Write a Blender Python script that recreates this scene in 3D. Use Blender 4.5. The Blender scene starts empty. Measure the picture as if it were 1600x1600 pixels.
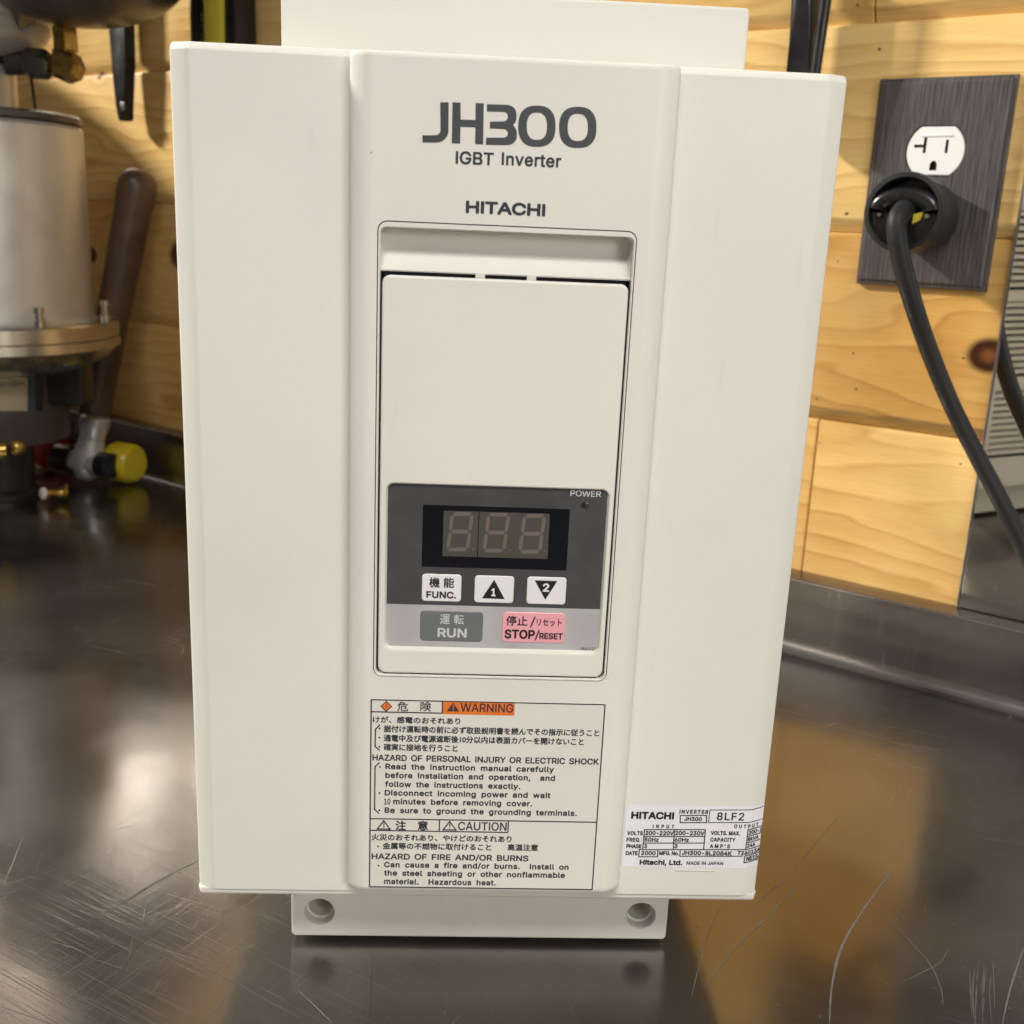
import bpy, bmesh, math, random, os
from mathutils import Vector, Matrix
from mathutils.geometry import tessellate_polygon

random.seed(7)
sc = bpy.context.scene
COL = sc.collection

# ------------------------------------------------------------------ camera
YAW, PITCH, ROLL, FPX, CAMH = 0.0515913712, 0.261268561, -0.0437714058, 1700.0, 0.281
cy, sy, cp, sp = math.cos(YAW), math.sin(YAW), math.cos(PITCH), math.sin(PITCH)
FWD = Vector((sy*cp, cy*cp, -sp))
_r = Vector((cy, -sy, 0)); _d = FWD.cross(_r)
RIGHT = math.cos(ROLL)*_r + math.sin(ROLL)*_d
DOWN = -math.sin(ROLL)*_r + math.cos(ROLL)*_d
CAM = Vector((0, 0, CAMH))
cd = bpy.data.cameras.new('camera'); cam = bpy.data.objects.new('camera', cd); COL.objects.link(cam)
M = Matrix.Identity(4)
for i in range(3):
    M[i][0] = RIGHT[i]; M[i][1] = -DOWN[i]; M[i][2] = -FWD[i]; M[i][3] = CAM[i]
cam.matrix_world = M
cd.sensor_width = 36; cd.lens = 36*FPX/1600.0
cd.clip_start = 0.01; cd.clip_end = 100
cd.dof.use_dof = True; cd.dof.focus_distance = 0.383; cd.dof.aperture_fstop = 21
sc.camera = cam

# ------------------------------------------------------------------ world, lamps, exposure
W = bpy.data.worlds.new('World'); sc.world = W; W.use_nodes = True
nt = W.node_tree; bg = nt.nodes['Background']
tc = nt.nodes.new('ShaderNodeTexCoord'); sep = nt.nodes.new('ShaderNodeSeparateXYZ')
nt.links.new(tc.outputs['Generated'], sep.inputs[0])
rp = nt.nodes.new('ShaderNodeValToRGB'); nt.links.new(sep.outputs['Z'], rp.inputs[0])
e = rp.color_ramp.elements
e[0].position = 0.0; e[0].color = (0.10, 0.085, 0.07, 1)
e[1].position = 0.85; e[1].color = (0.50, 0.47, 0.45, 1)
m_ = e.new(0.35); m_.color = (0.17, 0.155, 0.145, 1)
nt.links.new(rp.outputs[0], bg.inputs[0]); bg.inputs[1].default_value = 0.42

def area(name, loc, target, sx, sy_, power, color):
    l = bpy.data.lights.new(name, 'AREA'); l.shape = 'RECTANGLE'; l.size = sx; l.size_y = sy_
    l.energy = power; l.color = color
    o = bpy.data.objects.new(name, l); COL.objects.link(o); o.location = loc
    o.rotation_euler = (Vector(target)-Vector(loc)).to_track_quat('-Z', 'Y').to_euler()
    return o
area('side_lamp', (-3.85, 1.57, 2.57), (-0.1, 0.75, 0.2), 0.46, 0.22, 292.0, (1.0, 0.95, 0.86))
area('ceiling_lamp', (0.0, -0.72, 1.42), (0.05, 0.12, 0.0), 0.80, 0.34, 4.5, (1.0, 0.975, 0.93)).data.spread = math.radians(75)
area('front_lamp', (0.85, -1.10, 0.62), (0.02, 0.4, 0.15), 0.55, 0.40, 7.6, (1.0, 0.975, 0.93))
sc.view_settings.view_transform = 'Standard'; sc.view_settings.look = 'None'
sc.view_settings.exposure = 0.10; sc.view_settings.gamma = 1.0; sc.view_settings.use_curve_mapping = False

# ------------------------------------------------------------------ frames and pixel -> point on a real plane
WROT = math.radians(-38.6)
U = Vector((math.cos(WROT), math.sin(WROT), 0)); N = Vector((-math.sin(WROT), math.cos(WROT), 0))
WALL_D = 0.713
def ray(u, v): return RIGHT*((u-800)/FPX) + DOWN*((v-800)/FPX) + FWD
def P(u, v, y):                       # on a plane parallel to the inverter front
    d = ray(u, v); return CAM + d*(y/d.y)
def PW(u, v, d):                      # on a plane parallel to the wall, wall frame (s, d, z)
    r = ray(u, v); X = CAM + r*(d/r.dot(N)); return Vector((X.dot(U), X.dot(N), X.z))
def PZ(u, v, z):
    r = ray(u, v); return CAM + r*((z-CAMH)/r.z)
def PD(u, v, depth): return CAM + ray(u, v)*depth
def toW(X): return Vector((X.dot(U), X.dot(N), X.z))

# ------------------------------------------------------------------ object helpers
INFO = {}
def thing(name, label, cat, base=(0, 0, 0), wall=False, group=None, kind=None):
    o = bpy.data.objects.new(name, None); COL.objects.link(o)
    o.empty_display_size = 0.02
    b = Vector(base); rz = WROT if wall else 0.0
    o.rotation_euler = (0, 0, rz)
    o.location = (U*b.x + N*b.y + Vector((0, 0, b.z))) if wall else b
    o['label'] = label; o['category'] = cat
    if group: o['group'] = group
    if kind: o['kind'] = kind
    INFO[o.name] = b
    return o

class MB:
    def __init__(s): s.v = []; s.f = []; s.m = []; s.sm = []
    def add(s, vs, fs, mi=0, smooth=True):
        n = len(s.v); s.v += [Vector(a) for a in vs]
        for f in fs: s.f.append([i+n for i in f]); s.m.append(mi); s.sm.append(smooth)
    def box(s, a, b, mi=0):
        (x0, y0, z0), (x1, y1, z1) = a, b
        vs = [(x, y, z) for x in (x0, x1) for y in (y0, y1) for z in (z0, z1)]
        s.add(vs, [(0,1,3,2),(4,6,7,5),(0,4,5,1),(2,3,7,6),(0,2,6,4),(1,5,7,3)], mi, False)
    def bevbox(s, a, b, r, mi=0):
        bm = bmesh.new()
        c = [(a[i]+b[i])/2 for i in range(3)]; d = [abs(b[i]-a[i]) for i in range(3)]
        bmesh.ops.create_cube(bm, size=1, matrix=Matrix.Translation(c) @ Matrix.Diagonal((*d, 1)))
        bmesh.ops.bevel(bm, geom=bm.edges[:], offset=r, segments=3, profile=0.5, affect='EDGES')
        s.bm(bm, mi)
    def bm(s, bm, mi=0, smooth=True):
        bm.verts.index_update()
        s.add([v.co.copy() for v in bm.verts], [[v.index for v in f.verts] for f in bm.faces], mi, smooth); bm.free()
    def lathe(s, base, axis, prof, n=40, mi=0, cap=True):
        axis = Vector(axis).normalized(); t = axis.orthogonal().normalized(); b = axis.cross(t)
        base = Vector(base); vs = []; fs = []
        for (r, h) in prof:
            for k in range(n):
                a = 2*math.pi*k/n; vs.append(base + axis*h + (t*math.cos(a)+b*math.sin(a))*r)
        for j in range(len(prof)-1):
            for k in range(n):
                fs.append((j*n+k, j*n+(k+1) % n, (j+1)*n+(k+1) % n, (j+1)*n+k))
        if cap:
            fs.append(list(range(n))[::-1]); fs.append([(len(prof)-1)*n+k for k in range(n)])
        s.add(vs, fs, mi)
    def tube(s, pts, rad, n=16, mi=0, flat=1.0, cap=True):
        pts = [Vector(p) for p in pts]; m = len(pts)
        rad = rad if isinstance(rad, (list, tuple)) else [rad]*m
        vs = []; fs = []; t0 = (pts[1]-pts[0]).normalized(); nn = t0.orthogonal().normalized()
        for i, p in enumerate(pts):
            t = (pts[min(i+1, m-1)]-pts[max(i-1, 0)]).normalized()
            nn = (nn - t*nn.dot(t)).normalized(); b = t.cross(nn)
            for k in range(n):
                a = 2*math.pi*k/n; vs.append(p + (nn*math.cos(a)+b*math.sin(a)*flat)*rad[i])
        for j in range(m-1):
            for k in range(n): fs.append((j*n+k, j*n+(k+1) % n, (j+1)*n+(k+1) % n, (j+1)*n+k))
        if cap: fs.append(list(range(n))[::-1]); fs.append([(m-1)*n+k for k in range(n)])
        s.add(vs, fs, mi)
    def poly(s, loops, fn, mi=0):      # loops of 2-D points (first outer, then holes)
        vs = [Vector((a, b, 0)) for l in loops for (a, b) in l]
        tr = tessellate_polygon([[Vector((a, b, 0)) for a, b in l] for l in loops])
        s.add([fn(v.x, v.y) for v in vs], tr, mi, False)
    def strip(s, l0, l1, mi=0, closed=True):
        n = len(l0); fs = []
        for k in range(n if closed else n-1): fs.append((k, (k+1) % n, n+(k+1) % n, n+k))
        s.add(list(l0)+list(l1), fs, mi)
    def build(s, name, mats, parent=None, wall=False, angle=35, label=None):
        me = bpy.data.meshes.new(name)
        root = parent
        while root is not None and root.parent: root = root.parent
        b = INFO[root.name] if root else Vector((0, 0, 0))
        me.from_pydata([tuple(v-b) for v in s.v], [], s.f)
        for m in (mats if isinstance(mats, (list, tuple)) else [mats]): me.materials.append(m)
        me.polygons.foreach_set('material_index', s.m); me.polygons.foreach_set('use_smooth', s.sm)
        me.update(); bmm = bmesh.new(); bmm.from_mesh(me)
        bmesh.ops.recalc_face_normals(bmm, faces=bmm.faces[:]); bmm.to_mesh(me); bmm.free()
        me.set_sharp_from_angle(angle=math.radians(angle))
        o = bpy.data.objects.new(name, me); COL.objects.link(o)
        if parent: o.parent = parent
        if name in ('cover', 'center_panel', 'access_door', 'base', 'door_frame'): wm = o.modifiers.new('weighted', 'WEIGHTED_NORMAL'); wm.keep_sharp = True; wm.weight = 100
        if label: o['label'] = label
        return o

def rr(x0, x1, z0, z1, r, n=6):        # rounded rectangle loop, counter-clockwise
    out = []
    for cx, cz, a0 in ((x1-r, z1-r, 0), (x0+r, z1-r, 90), (x0+r, z0+r, 180), (x1-r, z0+r, 270)):
        for k in range(n+1):
            a = math.radians(a0+90*k/n); out.append((cx+r*math.cos(a), cz+r*math.sin(a)))
    return out
def circ(cx, cz, r, n=40): return [(cx+r*math.cos(2*math.pi*k/n), cz+r*math.sin(2*math.pi*k/n)) for k in range(n)]
def XZ(y): return lambda a, b: (a, y, b)
def L3(loop, y): return [(a, y, b) for a, b in loop]
def smooth_path(pts, n=8):
    pts = [Vector(p) for p in pts]; out = []
    for i in range(len(pts)-1):
        p0 = pts[max(i-1, 0)]; p1 = pts[i]; p2 = pts[i+1]; p3 = pts[min(i+2, len(pts)-1)]
        for k in range(n):
            t = k/n
            out.append(0.5*((2*p1)+(p2-p0)*t+(2*p0-5*p1+4*p2-p3)*t*t+(3*p1-p0-3*p2+p3)*t**3))
    out.append(pts[-1]); return out

# ------------------------------------------------------------------ materials
def mat(name, col, rough=0.5, metal=0.0, var=0.06, scale=40, bump=0.0, bscale=600, spec=0.5, rvar=0.08, coat=0.0):
    m = bpy.data.materials.new(name); m.use_nodes = True; t = m.node_tree; b = t.nodes['Principled BSDF']
    co = t.nodes.new('ShaderNodeTexCoord')
    n = t.nodes.new('ShaderNodeTexNoise'); n.inputs['Scale'].default_value = scale; n.inputs['Detail'].default_value = 5
    t.links.new(co.outputs['Object'], n.inputs['Vector'])
    r = t.nodes.new('ShaderNodeMapRange'); r.inputs[1].default_value = .3; r.inputs[2].default_value = .7
    r.inputs[3].default_value = 1-var; r.inputs[4].default_value = 1+var
    t.links.new(n.outputs[0], r.inputs[0])
    mx = t.nodes.new('ShaderNodeVectorMath'); mx.operation = 'SCALE'; mx.inputs[0].default_value = col
    t.links.new(r.outputs[0], mx.inputs['Scale']); t.links.new(mx.outputs[0], b.inputs['Base Color'])
    r2 = t.nodes.new('ShaderNodeMapRange'); r2.inputs[1].default_value = .3; r2.inputs[2].default_value = .7
    r2.inputs[3].default_value = max(rough-rvar, 0.02); r2.inputs[4].default_value = rough+rvar
    t.links.new(n.outputs[0], r2.inputs[0]); t.links.new(r2.outputs[0], b.inputs['Roughness'])
    b.inputs['Metallic'].default_value = metal; b.inputs['Specular IOR Level'].default_value = spec
    if coat: b.inputs['Coat Weight'].default_value = coat; b.inputs['Coat Roughness'].default_value = 0.1
    if bump:
        n2 = t.nodes.new('ShaderNodeTexNoise'); n2.inputs['Scale'].default_value = bscale; n2.inputs['Detail'].default_value = 3
        t.links.new(co.outputs['Object'], n2.inputs['Vector'])
        bp = t.nodes.new('ShaderNodeBump'); bp.inputs['Strength'].default_value = bump; bp.inputs['Distance'].default_value = 0.0004
        t.links.new(n2.outputs[0], bp.inputs['Height']); t.links.new(bp.outputs[0], b.inputs['Normal'])
    return m

def NN(t, kind, **kw):
    n = t.nodes.new(kind)
    for k, v in kw.items(): setattr(n, k, v)
    return n
def math_node(t, op, a, b=None, c=None, clamp=False):
    n = t.nodes.new('ShaderNodeMath'); n.operation = op; n.use_clamp = clamp
    for i, x in enumerate((a, b, c)):
        if x is None: continue
        if isinstance(x, (int, float)): n.inputs[i].default_value = x
        else: t.links.new(x, n.inputs[i])
    return n.outputs[0]

def plastic_mat(name, col, seed):
    """aged cream moulded plastic: faint mottling, small dirt specks and scuffs"""
    m = bpy.data.materials.new(name); m.use_nodes = True; t = m.node_tree; b = t.nodes['Principled BSDF']
    co = NN(t, 'ShaderNodeTexCoord').outputs['Object']
    mp = NN(t, 'ShaderNodeMapping'); mp.inputs['Location'].default_value = (seed*.37, seed*.11, seed*.71)
    t.links.new(co, mp.inputs[0]); co = mp.outputs[0]
    big = NN(t, 'ShaderNodeTexNoise'); big.inputs['Scale'].default_value = 9; big.inputs['Detail'].default_value = 6
    t.links.new(co, big.inputs[0])
    sp_ = NN(t, 'ShaderNodeTexVoronoi'); sp_.inputs['Scale'].default_value = 85; t.links.new(co, sp_.inputs['Vector'])
    # specks: tiny dots at a few cells only
    dot = math_node(t, 'LESS_THAN', sp_.outputs['Distance'], 0.045)
    s2 = NN(t, 'ShaderNodeSeparateColor'); t.links.new(sp_.outputs['Color'], s2.inputs[0])
    pick = math_node(t, 'GREATER_THAN', s2.outputs[0], 0.92)
    dot = math_node(t, 'MULTIPLY', dot, pick)
    # scuffs: thin stretched noise
    mp2 = NN(t, 'ShaderNodeMapping'); mp2.inputs['Scale'].default_value = (160, 160, 26); mp2.inputs['Rotation'].default_value = (0, .35, 0)
    t.links.new(co, mp2.inputs[0])
    sc_ = NN(t, 'ShaderNodeTexNoise'); sc_.inputs['Scale'].default_value = 1.0; sc_.inputs['Detail'].default_value = 1
    t.links.new(mp2.outputs[0], sc_.inputs[0])
    scf = NN(t, 'ShaderNodeMapRange'); scf.inputs[1].default_value = .74; scf.inputs[2].default_value = .84; t.links.new(sc_.outputs[0], scf.inputs[0])
    c1 = NN(t, 'ShaderNodeMix', data_type='RGBA'); c1.inputs[6].default_value = (*[c*.955 for c in col], 1); c1.inputs[7].default_value = (*[min(1, c*1.03) for c in col], 1)
    mr = NN(t, 'ShaderNodeMapRange'); mr.inputs[1].default_value = .35; mr.inputs[2].default_value = .65; t.links.new(big.outputs[0], mr.inputs[0])
    t.links.new(mr.outputs[0], c1.inputs[0])
    c2 = NN(t, 'ShaderNodeMix', data_type='RGBA'); t.links.new(c1.outputs[2], c2.inputs[6]); c2.inputs[7].default_value = (.18, .15, .11, 1)
    dm = math_node(t, 'MULTIPLY', dot, 0.65); df = math_node(t, 'MULTIPLY', scf.outputs[0], 0.075)
    t.links.new(math_node(t, 'MAXIMUM', dm, df), c2.inputs[0])
    t.links.new(c2.outputs[2], b.inputs['Base Color'])
    rg = NN(t, 'ShaderNodeMapRange'); rg.inputs[3].default_value = .36; rg.inputs[4].default_value = .50; t.links.new(big.outputs[0], rg.inputs[0])
    t.links.new(rg.outputs[0], b.inputs['Roughness']); b.inputs['Specular IOR Level'].default_value = .4
    fn = NN(t, 'ShaderNodeTexNoise'); fn.inputs['Scale'].default_value = 1900; fn.inputs['Detail'].default_value = 2; t.links.new(co, fn.inputs[0])
    bp = NN(t, 'ShaderNodeBump'); bp.inputs['Strength'].default_value = .12; bp.inputs['Distance'].default_value = .0002
    t.links.new(fn.outputs[0], bp.inputs['Height']); t.links.new(bp.outputs[0], b.inputs['Normal'])
    return m

CREAM = (0.70, 0.69, 0.63)
m_logo = mat('logo_grey', (.050, .052, .058), .5, var=.03)
m_cover = plastic_mat('cream_cover_plastic', CREAM, 1)
m_base = plastic_mat('cream_base_plastic', CREAM, 2)
m_door = plastic_mat('cream_door_plastic', (0.71, 0.695, 0.625), 3)
m_dark = mat('gap_dark', (.006, .006, .006), .8)
m_ink = mat('grey_ink', (.024, .026, .032), .55, var=.03)
m_blackink = mat('black_ink', (.006, .006, .008), .5, var=.02)
m_orange = mat('orange_ink', (.72, .16, .02), .5, var=.03)
m_sticker = mat('white_sticker', (.74, .74, .77), .28, var=.02, scale=60)
m_keyd = mat('keypad_charcoal', (.055, .055, .058), .42, var=.05, scale=120, bump=.08, bscale=2500)
m_keys = mat('keypad_silver', (.50, .49, .49), .40, metal=.25, var=.06, scale=70)
m_black = mat('display_black', (.006, .006, .009), .16, var=.02, rvar=.02)
m_lcd = mat('display_smoke', (.075, .068, .060), .22, var=.05, rvar=.02)
m_seg = mat('segment_unlit', (.145, .118, .10), .35, var=.04)
m_white = mat('button_white', (.74, .73, .73), .42, var=.02)
m_pink = mat('button_pink', (.80, .36, .40), .42, var=.03)
m_bgrey = mat('button_grey', (.135, .145, .145), .42, var=.04)
m_silverink = mat('pale_ink', (.55, .55, .55), .5, var=.02)
m_led = mat('led_lens', (.02, .015, .015), .25)

# ------------------------------------------------------------------ lettering
def load_font(fn):
    try: return bpy.data.fonts.load(os.path.join(bpy.utils.system_resource('DATAFILES'), 'fonts', fn))
    except Exception: return None
F_SANS = load_font('Inter.woff2'); F_MONO = load_font('DejaVuSansMono.woff2')
_cache = {}
def fill_outline(ed):
    """fill closed outlines (non-zero rule) with flat strips between horizontal cuts"""
    if not ed: return [], []
    lo = min(e[0] for e in ed); hi = max(e[1] for e in ed)
    ys = sorted({round(y, 3) for e in ed for y in e[:2]} | {lo+(hi-lo)*k/36 for k in range(37)})
    cuts = [ys[0]]
    for y in ys[1:]:
        if y-cuts[-1] > (hi-lo)*.006: cuts.append(y)
    cuts[-1] = hi
    ed = sorted(ed); vs, fs = [], []
    for y0, y1 in zip(cuts[:-1], cuts[1:]):
        ym = (y0+y1)/2; act = []
        for a, b, xa, xb, w in ed:
            if a > ym: break
            if b > ym:
                k = (xb-xa)/(b-a); act.append((xa+k*(ym-a), xa+k*(max(y0, a)-a), xa+k*(min(y1, b)-a), w))
        act.sort(); wn = 0
        for i, c in enumerate(act):
            if wn == 0: st = c
            wn += c[3]
            if wn == 0:
                n = len(vs); vs += [(st[1], y0), (c[1], y0), (c[2], y1), (st[2], y1)]; fs.append([n, n+1, n+2, n+3])
    return vs, fs
def glyphs(s, font, space, word):
    key = (s, font.name if font else '', space, word)
    if key in _cache: return _cache[key]
    c = bpy.data.curves.new('tmp', 'FONT'); c.body = s
    if font: c.font = font
    c.space_character = space; c.space_word = word; c.resolution_u = 3; c.fill_mode = 'NONE'
    o = bpy.data.objects.new('tmp', c); COL.objects.link(o)
    dg = bpy.context.evaluated_depsgraph_get(); dg.update()
    me = bpy.data.meshes.new_from_object(o.evaluated_get(dg))
    ed = []
    for e in me.edges:
        (xa, ya), (xb, yb) = [tuple(me.vertices[i].co[:2]) for i in e.vertices]
        if ya < yb: ed.append((ya, yb, xa, xb, 1))
        elif yb < ya: ed.append((yb, ya, xb, xa, -1))
    r = fill_outline(ed)
    bpy.data.objects.remove(o); bpy.data.curves.remove(c); bpy.data.meshes.remove(me)
    _cache[key] = r; return r
def text(mb, s, Lp, Rp, cap, y, mi=0, font='sans', off=0.0, space=1.0, word=1.0, box=False, warp=None):
    """lettering on the plane y; Lp, Rp = ends of its baseline, cap = capital height (box: full height), in photo
    pixels; off = extra stroke weight on each side as a fraction of the capital height"""
    f = {'sans': F_SANS, 'mono': F_MONO, None: None}[font]
    if f is F_SANS and f is not None: s = s.replace('I', '\u0399')      # a capital I without serifs
    vs, fs = glyphs(s, f, space, word)
    if not vs: return
    a = P(*Lp, y); b = P(*Rp, y); t = P(Lp[0], Lp[1]-cap, y)
    x0 = min(v[0] for v in vs); x1 = max(v[0] for v in vs)
    if box: y0 = min(v[1] for v in vs); h = max(v[1] for v in vs)-y0
    else:
        hv, _ = glyphs('H', f, 1.0, 1.0); y0 = min(v[1] for v in hv); h = max(v[1] for v in hv)-y0
    hz_ = t.z-a.z; ro = off*hz_
    sx = (b.x-a.x-2*ro)/(x1-x0); sz = (hz_-2*ro)/h; z0 = (a.z+b.z)/2+ro; xa = a.x+ro
    k = 8 if off > .045 else 6
    shifts = [(0, 0)] + ([(ro*math.cos(2*math.pi*i/k), ro*math.sin(2*math.pi*i/k)) for i in range(k)] if off > 0 else [])
    for i, (dx, dz) in enumerate(shifts):
        o = [Vector((xa+(vx-x0)*sx+dx, y-i*4e-6, z0+(vy-y0)*sz+dz)) for vx, vy in vs]
        if warp: o = [warp(v) for v in o]
        mb.add(o, fs, mi, False)
def line(mb, pts, w, y, mi=0, warp=None, sub=1):
    """printed rule through photo-pixel points, w metres wide, on plane y"""
    q = [P(*p, y) for p in pts]
    for a, b in zip(q[:-1], q[1:]):
        d = (b-a); d.y = 0
        t = d.normalized(); n = Vector((-t.z, 0, t.x))*w/2
        a2 = a-t*w/2; b2 = b+t*w/2
        for k in range(sub):
            p0 = a2+(b2-a2)*(k/sub); p1 = a2+(b2-a2)*((k+1)/sub)
            vs = [p0+n, p0-n, p1-n, p1+n]
            for v in vs: v.y = y
            if warp: vs = [warp(v) for v in vs]
            mb.add(vs, [(0, 1, 2, 3)], mi, False)
def quad(mb, pts, y, mi=0):
    mb.add([P(*p, y) for p in pts], [tuple(range(len(pts)))], mi, False)

# =================================================================== THE INVERTER
YE = 0.35095          # outer edge plane of the cover
YF = 0.3480           # face of the two side wings
YP = 0.3402           # face of the raised centre panel
YB = 0.3775           # front of the base / mounting foot
YR = 0.566            # back
X0, X1 = -0.0898, 0.1152
Z0, Z1 = 0.0403, 0.3282
inv = thing('inverter', 'cream motor inverter with raised centre panel, display and keypad, standing on the steel bench', 'inverter', (0.0127, 0.43, 0))

# --- cover shell with the two wings
def edge_prof(t):                      # t metres in from the outer edge -> depth behind the wing face
    k = max(0.0, 1-t/0.0066)
    return 0.0029*k**1.2 + 0.0014*max(0.0, 1-t/0.0009)**2
def wing_y(x):
    return YF + edge_prof(min(x-X0, X1-x))
xs = [X0+i*0.0007 for i in range(11)] + [X0+.02, 0.0127, X1-.02] + [X1-.0007*i for i in range(10, -1, -1)]
def ring(z, dy, inset=0.0):
    out = [Vector((X0+inset, YR, z))]
    for x in xs: out.append(Vector((min(max(x, X0+inset), X1-inset), wing_y(x)+dy, z)))
    out.append(Vector((X1-inset, YR, z))); return out
def lip(z, dy, inset):                 # the flat bottom lip: one plane, only its very corners rounded
    out = [Vector((X0+inset, YR, z))]
    for x in xs:
        t = min(x-X0, X1-x); out.append(Vector((min(max(x, X0+inset), X1-inset), YF+.0010+dy+.0020*max(0, 1-t/.0016)**2, z)))
    out.append(Vector((X1-inset, YR, z))); return out
mb = MB()
lips = [lip(Z0, .0016, .0016), lip(Z0+.0004, .0007, .0008), lip(Z0+.0010, .0002, .0002), lip(Z0+.0018, 0, 0), lip(Z0+.0032, 0, 0)]
levels = [(Z0+.00322, .0014, 0), (Z0+.0034, .00005, 0), (Z0+.0042, 0, 0),
          (Z1-.0025, 0, 0), (Z1-.0019, .0002, 0), (Z1-.0004, .0016, 0), (Z1, .0024, .0003)]
rings = lips+[ring(*l) for l in levels]
# side wall on the right is left open for the vents (last segment of each ring between the vent limits)
n = len(rings[0])
for a, b in zip(rings[:-1], rings[1:]):
    for k in range(n-2):
        mb.add([a[k], a[k+1], b[k+1], b[k]], [(0, 1, 2, 3)])
mb.add(rings[0], [list(range(n))]); mb.add(rings[-1], [list(range(n))])
mb.add([(X0, YR, Z0), (X1, YR, Z0), (X1, YR, Z1), (X0, YR, Z1)], [(0, 1, 2, 3)], 0, False)
# right side wall with vent windows
VY0, VY1 = YE+.030, YR-.012
VZ = [(Z0+.030, Z0+.098), (Z0+.108, Z0+.178), (Z0+.188, Z1-.030)]
def sidewall(y0, y1, z0, z1): mb.add([(X1, y0, z0), (X1, y1, z0), (X1, y1, z1), (X1, y0, z1)], [(0, 1, 2, 3)], 0, False)
yfr = wing_y(X1)
sidewall(yfr, VY0, Z0+.0032, Z1-.0004); sidewall(YF+.0030, VY0, Z0+.0018, Z0+.0032); sidewall(VY1, YR, Z0, Z1)
zc = Z0
for a, b in VZ:
    sidewall(VY0, VY1, zc, a); zc = b
    mb.add([(X1-.004, VY0, a), (X1-.004, VY1, a), (X1-.004, VY1, b), (X1-.004, VY0, b)], [(0, 1, 2, 3)], 1, False)
    z = a
    while z < b-.003:
        sidewall(VY0, VY1, z+.0030, min(z+.0062, b)); z += .0062
        mb.add([(X1, VY0, z), (X1, VY1, z), (X1-.004, VY1, z+.001), (X1-.004, VY0, z+.001)], [(0, 1, 2, 3)], 0, False)
sidewall(VY0, VY1, zc, Z1)
# weld
bmw = bmesh.new()
bv = [bmw.verts.new(v) for v in mb.v]
for f, mi in zip(mb.f, mb.m):
    try:
        fc = bmw.faces.new([bv[i] for i in f]); fc.material_index = mi; fc.smooth = True
    except ValueError: pass
bmesh.ops.remove_doubles(bmw, verts=bmw.verts[:], dist=1e-6)
bmw.verts.index_update(); m2 = MB()
for f in bmw.faces: pass
m2.v = [v.co.copy() for v in bmw.verts]; m2.f = [[v.index for v in f.verts] for f in bmw.faces]
m2.m = [f.material_index for f in bmw.faces]; m2.sm = [True]*len(m2.f); bmw.free()
# small moulded bar under the rating plate
a = P(1055, 1358.5, YF); b = P(1118, 1361, YF)
m2.bevbox((a.x, YF-.0004, a.z-.0003), (b.x, YF+.0004, b.z+.0004), .0003, 0)
m2.build('cover', [m_cover, m_dark], inv, angle=28)

# --- base: mounting foot below, terminal housing above
bl = P(455.5, 1462, YB); br = P(1040, 1469, YB); tr_ = P(1168, 12, YB)
BX0, BX1, BZ0, BZ1 = bl.x, br.x, (bl.z+br.z)/2, tr_.z
h1 = P(499, 1425, YB); h2 = P(1001.5, 1431, YB); hr = (P(523, 1425, YB).x-h1.x)
hz = (h1.z+h2.z)/2
mb = MB(); R = .0016; bev = .0009
outer_in = rr(BX0+bev, BX1-bev, BZ0+bev, BZ1-bev, R-.0003); outer = rr(BX0, BX1, BZ0, BZ1, R)
holes = [(h1.x, hz), (h2.x, hz)]
mb.poly([outer_in]+[circ(x, z, hr)[::-1] for x, z in holes], XZ(YB))
mb.strip(L3(outer_in, YB), L3(rr(BX0+bev*.3, BX1-bev*.3, BZ0+bev*.3, BZ1-bev*.3, R-.0001), YB+bev*.3))
mb.strip(L3(rr(BX0+bev*.3, BX1-bev*.3, BZ0+bev*.3, BZ1-bev*.3, R-.0001), YB+bev*.3), L3(outer, YB+bev))
mb.strip(L3(outer, YB+bev), L3(outer, YR-.006))
mb.poly([outer], XZ(YR-.006))
for x, z in holes:
    r2 = hr*.80
    mb.strip(L3(circ(x, z, hr), YB), L3(circ(x, z, hr*.97), YB+.0006))
    mb.strip(L3(circ(x, z, hr*.97), YB+.0006), L3(circ(x, z, hr*.93), YB+.0042))
    mb.strip(L3(circ(x, z, hr*.93), YB+.0042), L3(circ(x, z, r2), YB+.0046))
    mb.strip(L3(circ(x, z, r2), YB+.0046), L3(circ(x, z, r2), YB+.016))
    mb.poly([circ(x, z, r2)], XZ(YB+.016), 1)
m_holeback = mat('hole_back_grey', (.30, .29, .26), .6)
mb.build('base', [m_base, m_holeback], inv, angle=40)
mb = MB()
for x in (BX0+.012, BX1-.012):
    for y in (YB+.035, YR-.02):
        mb = MB(); mb.lathe((x, y, 0.0002), (0, 0, 1), [(.006, 0), (.0065, BZ0+.001)], 20); mb.build('foot', m_dark, inv)

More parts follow.
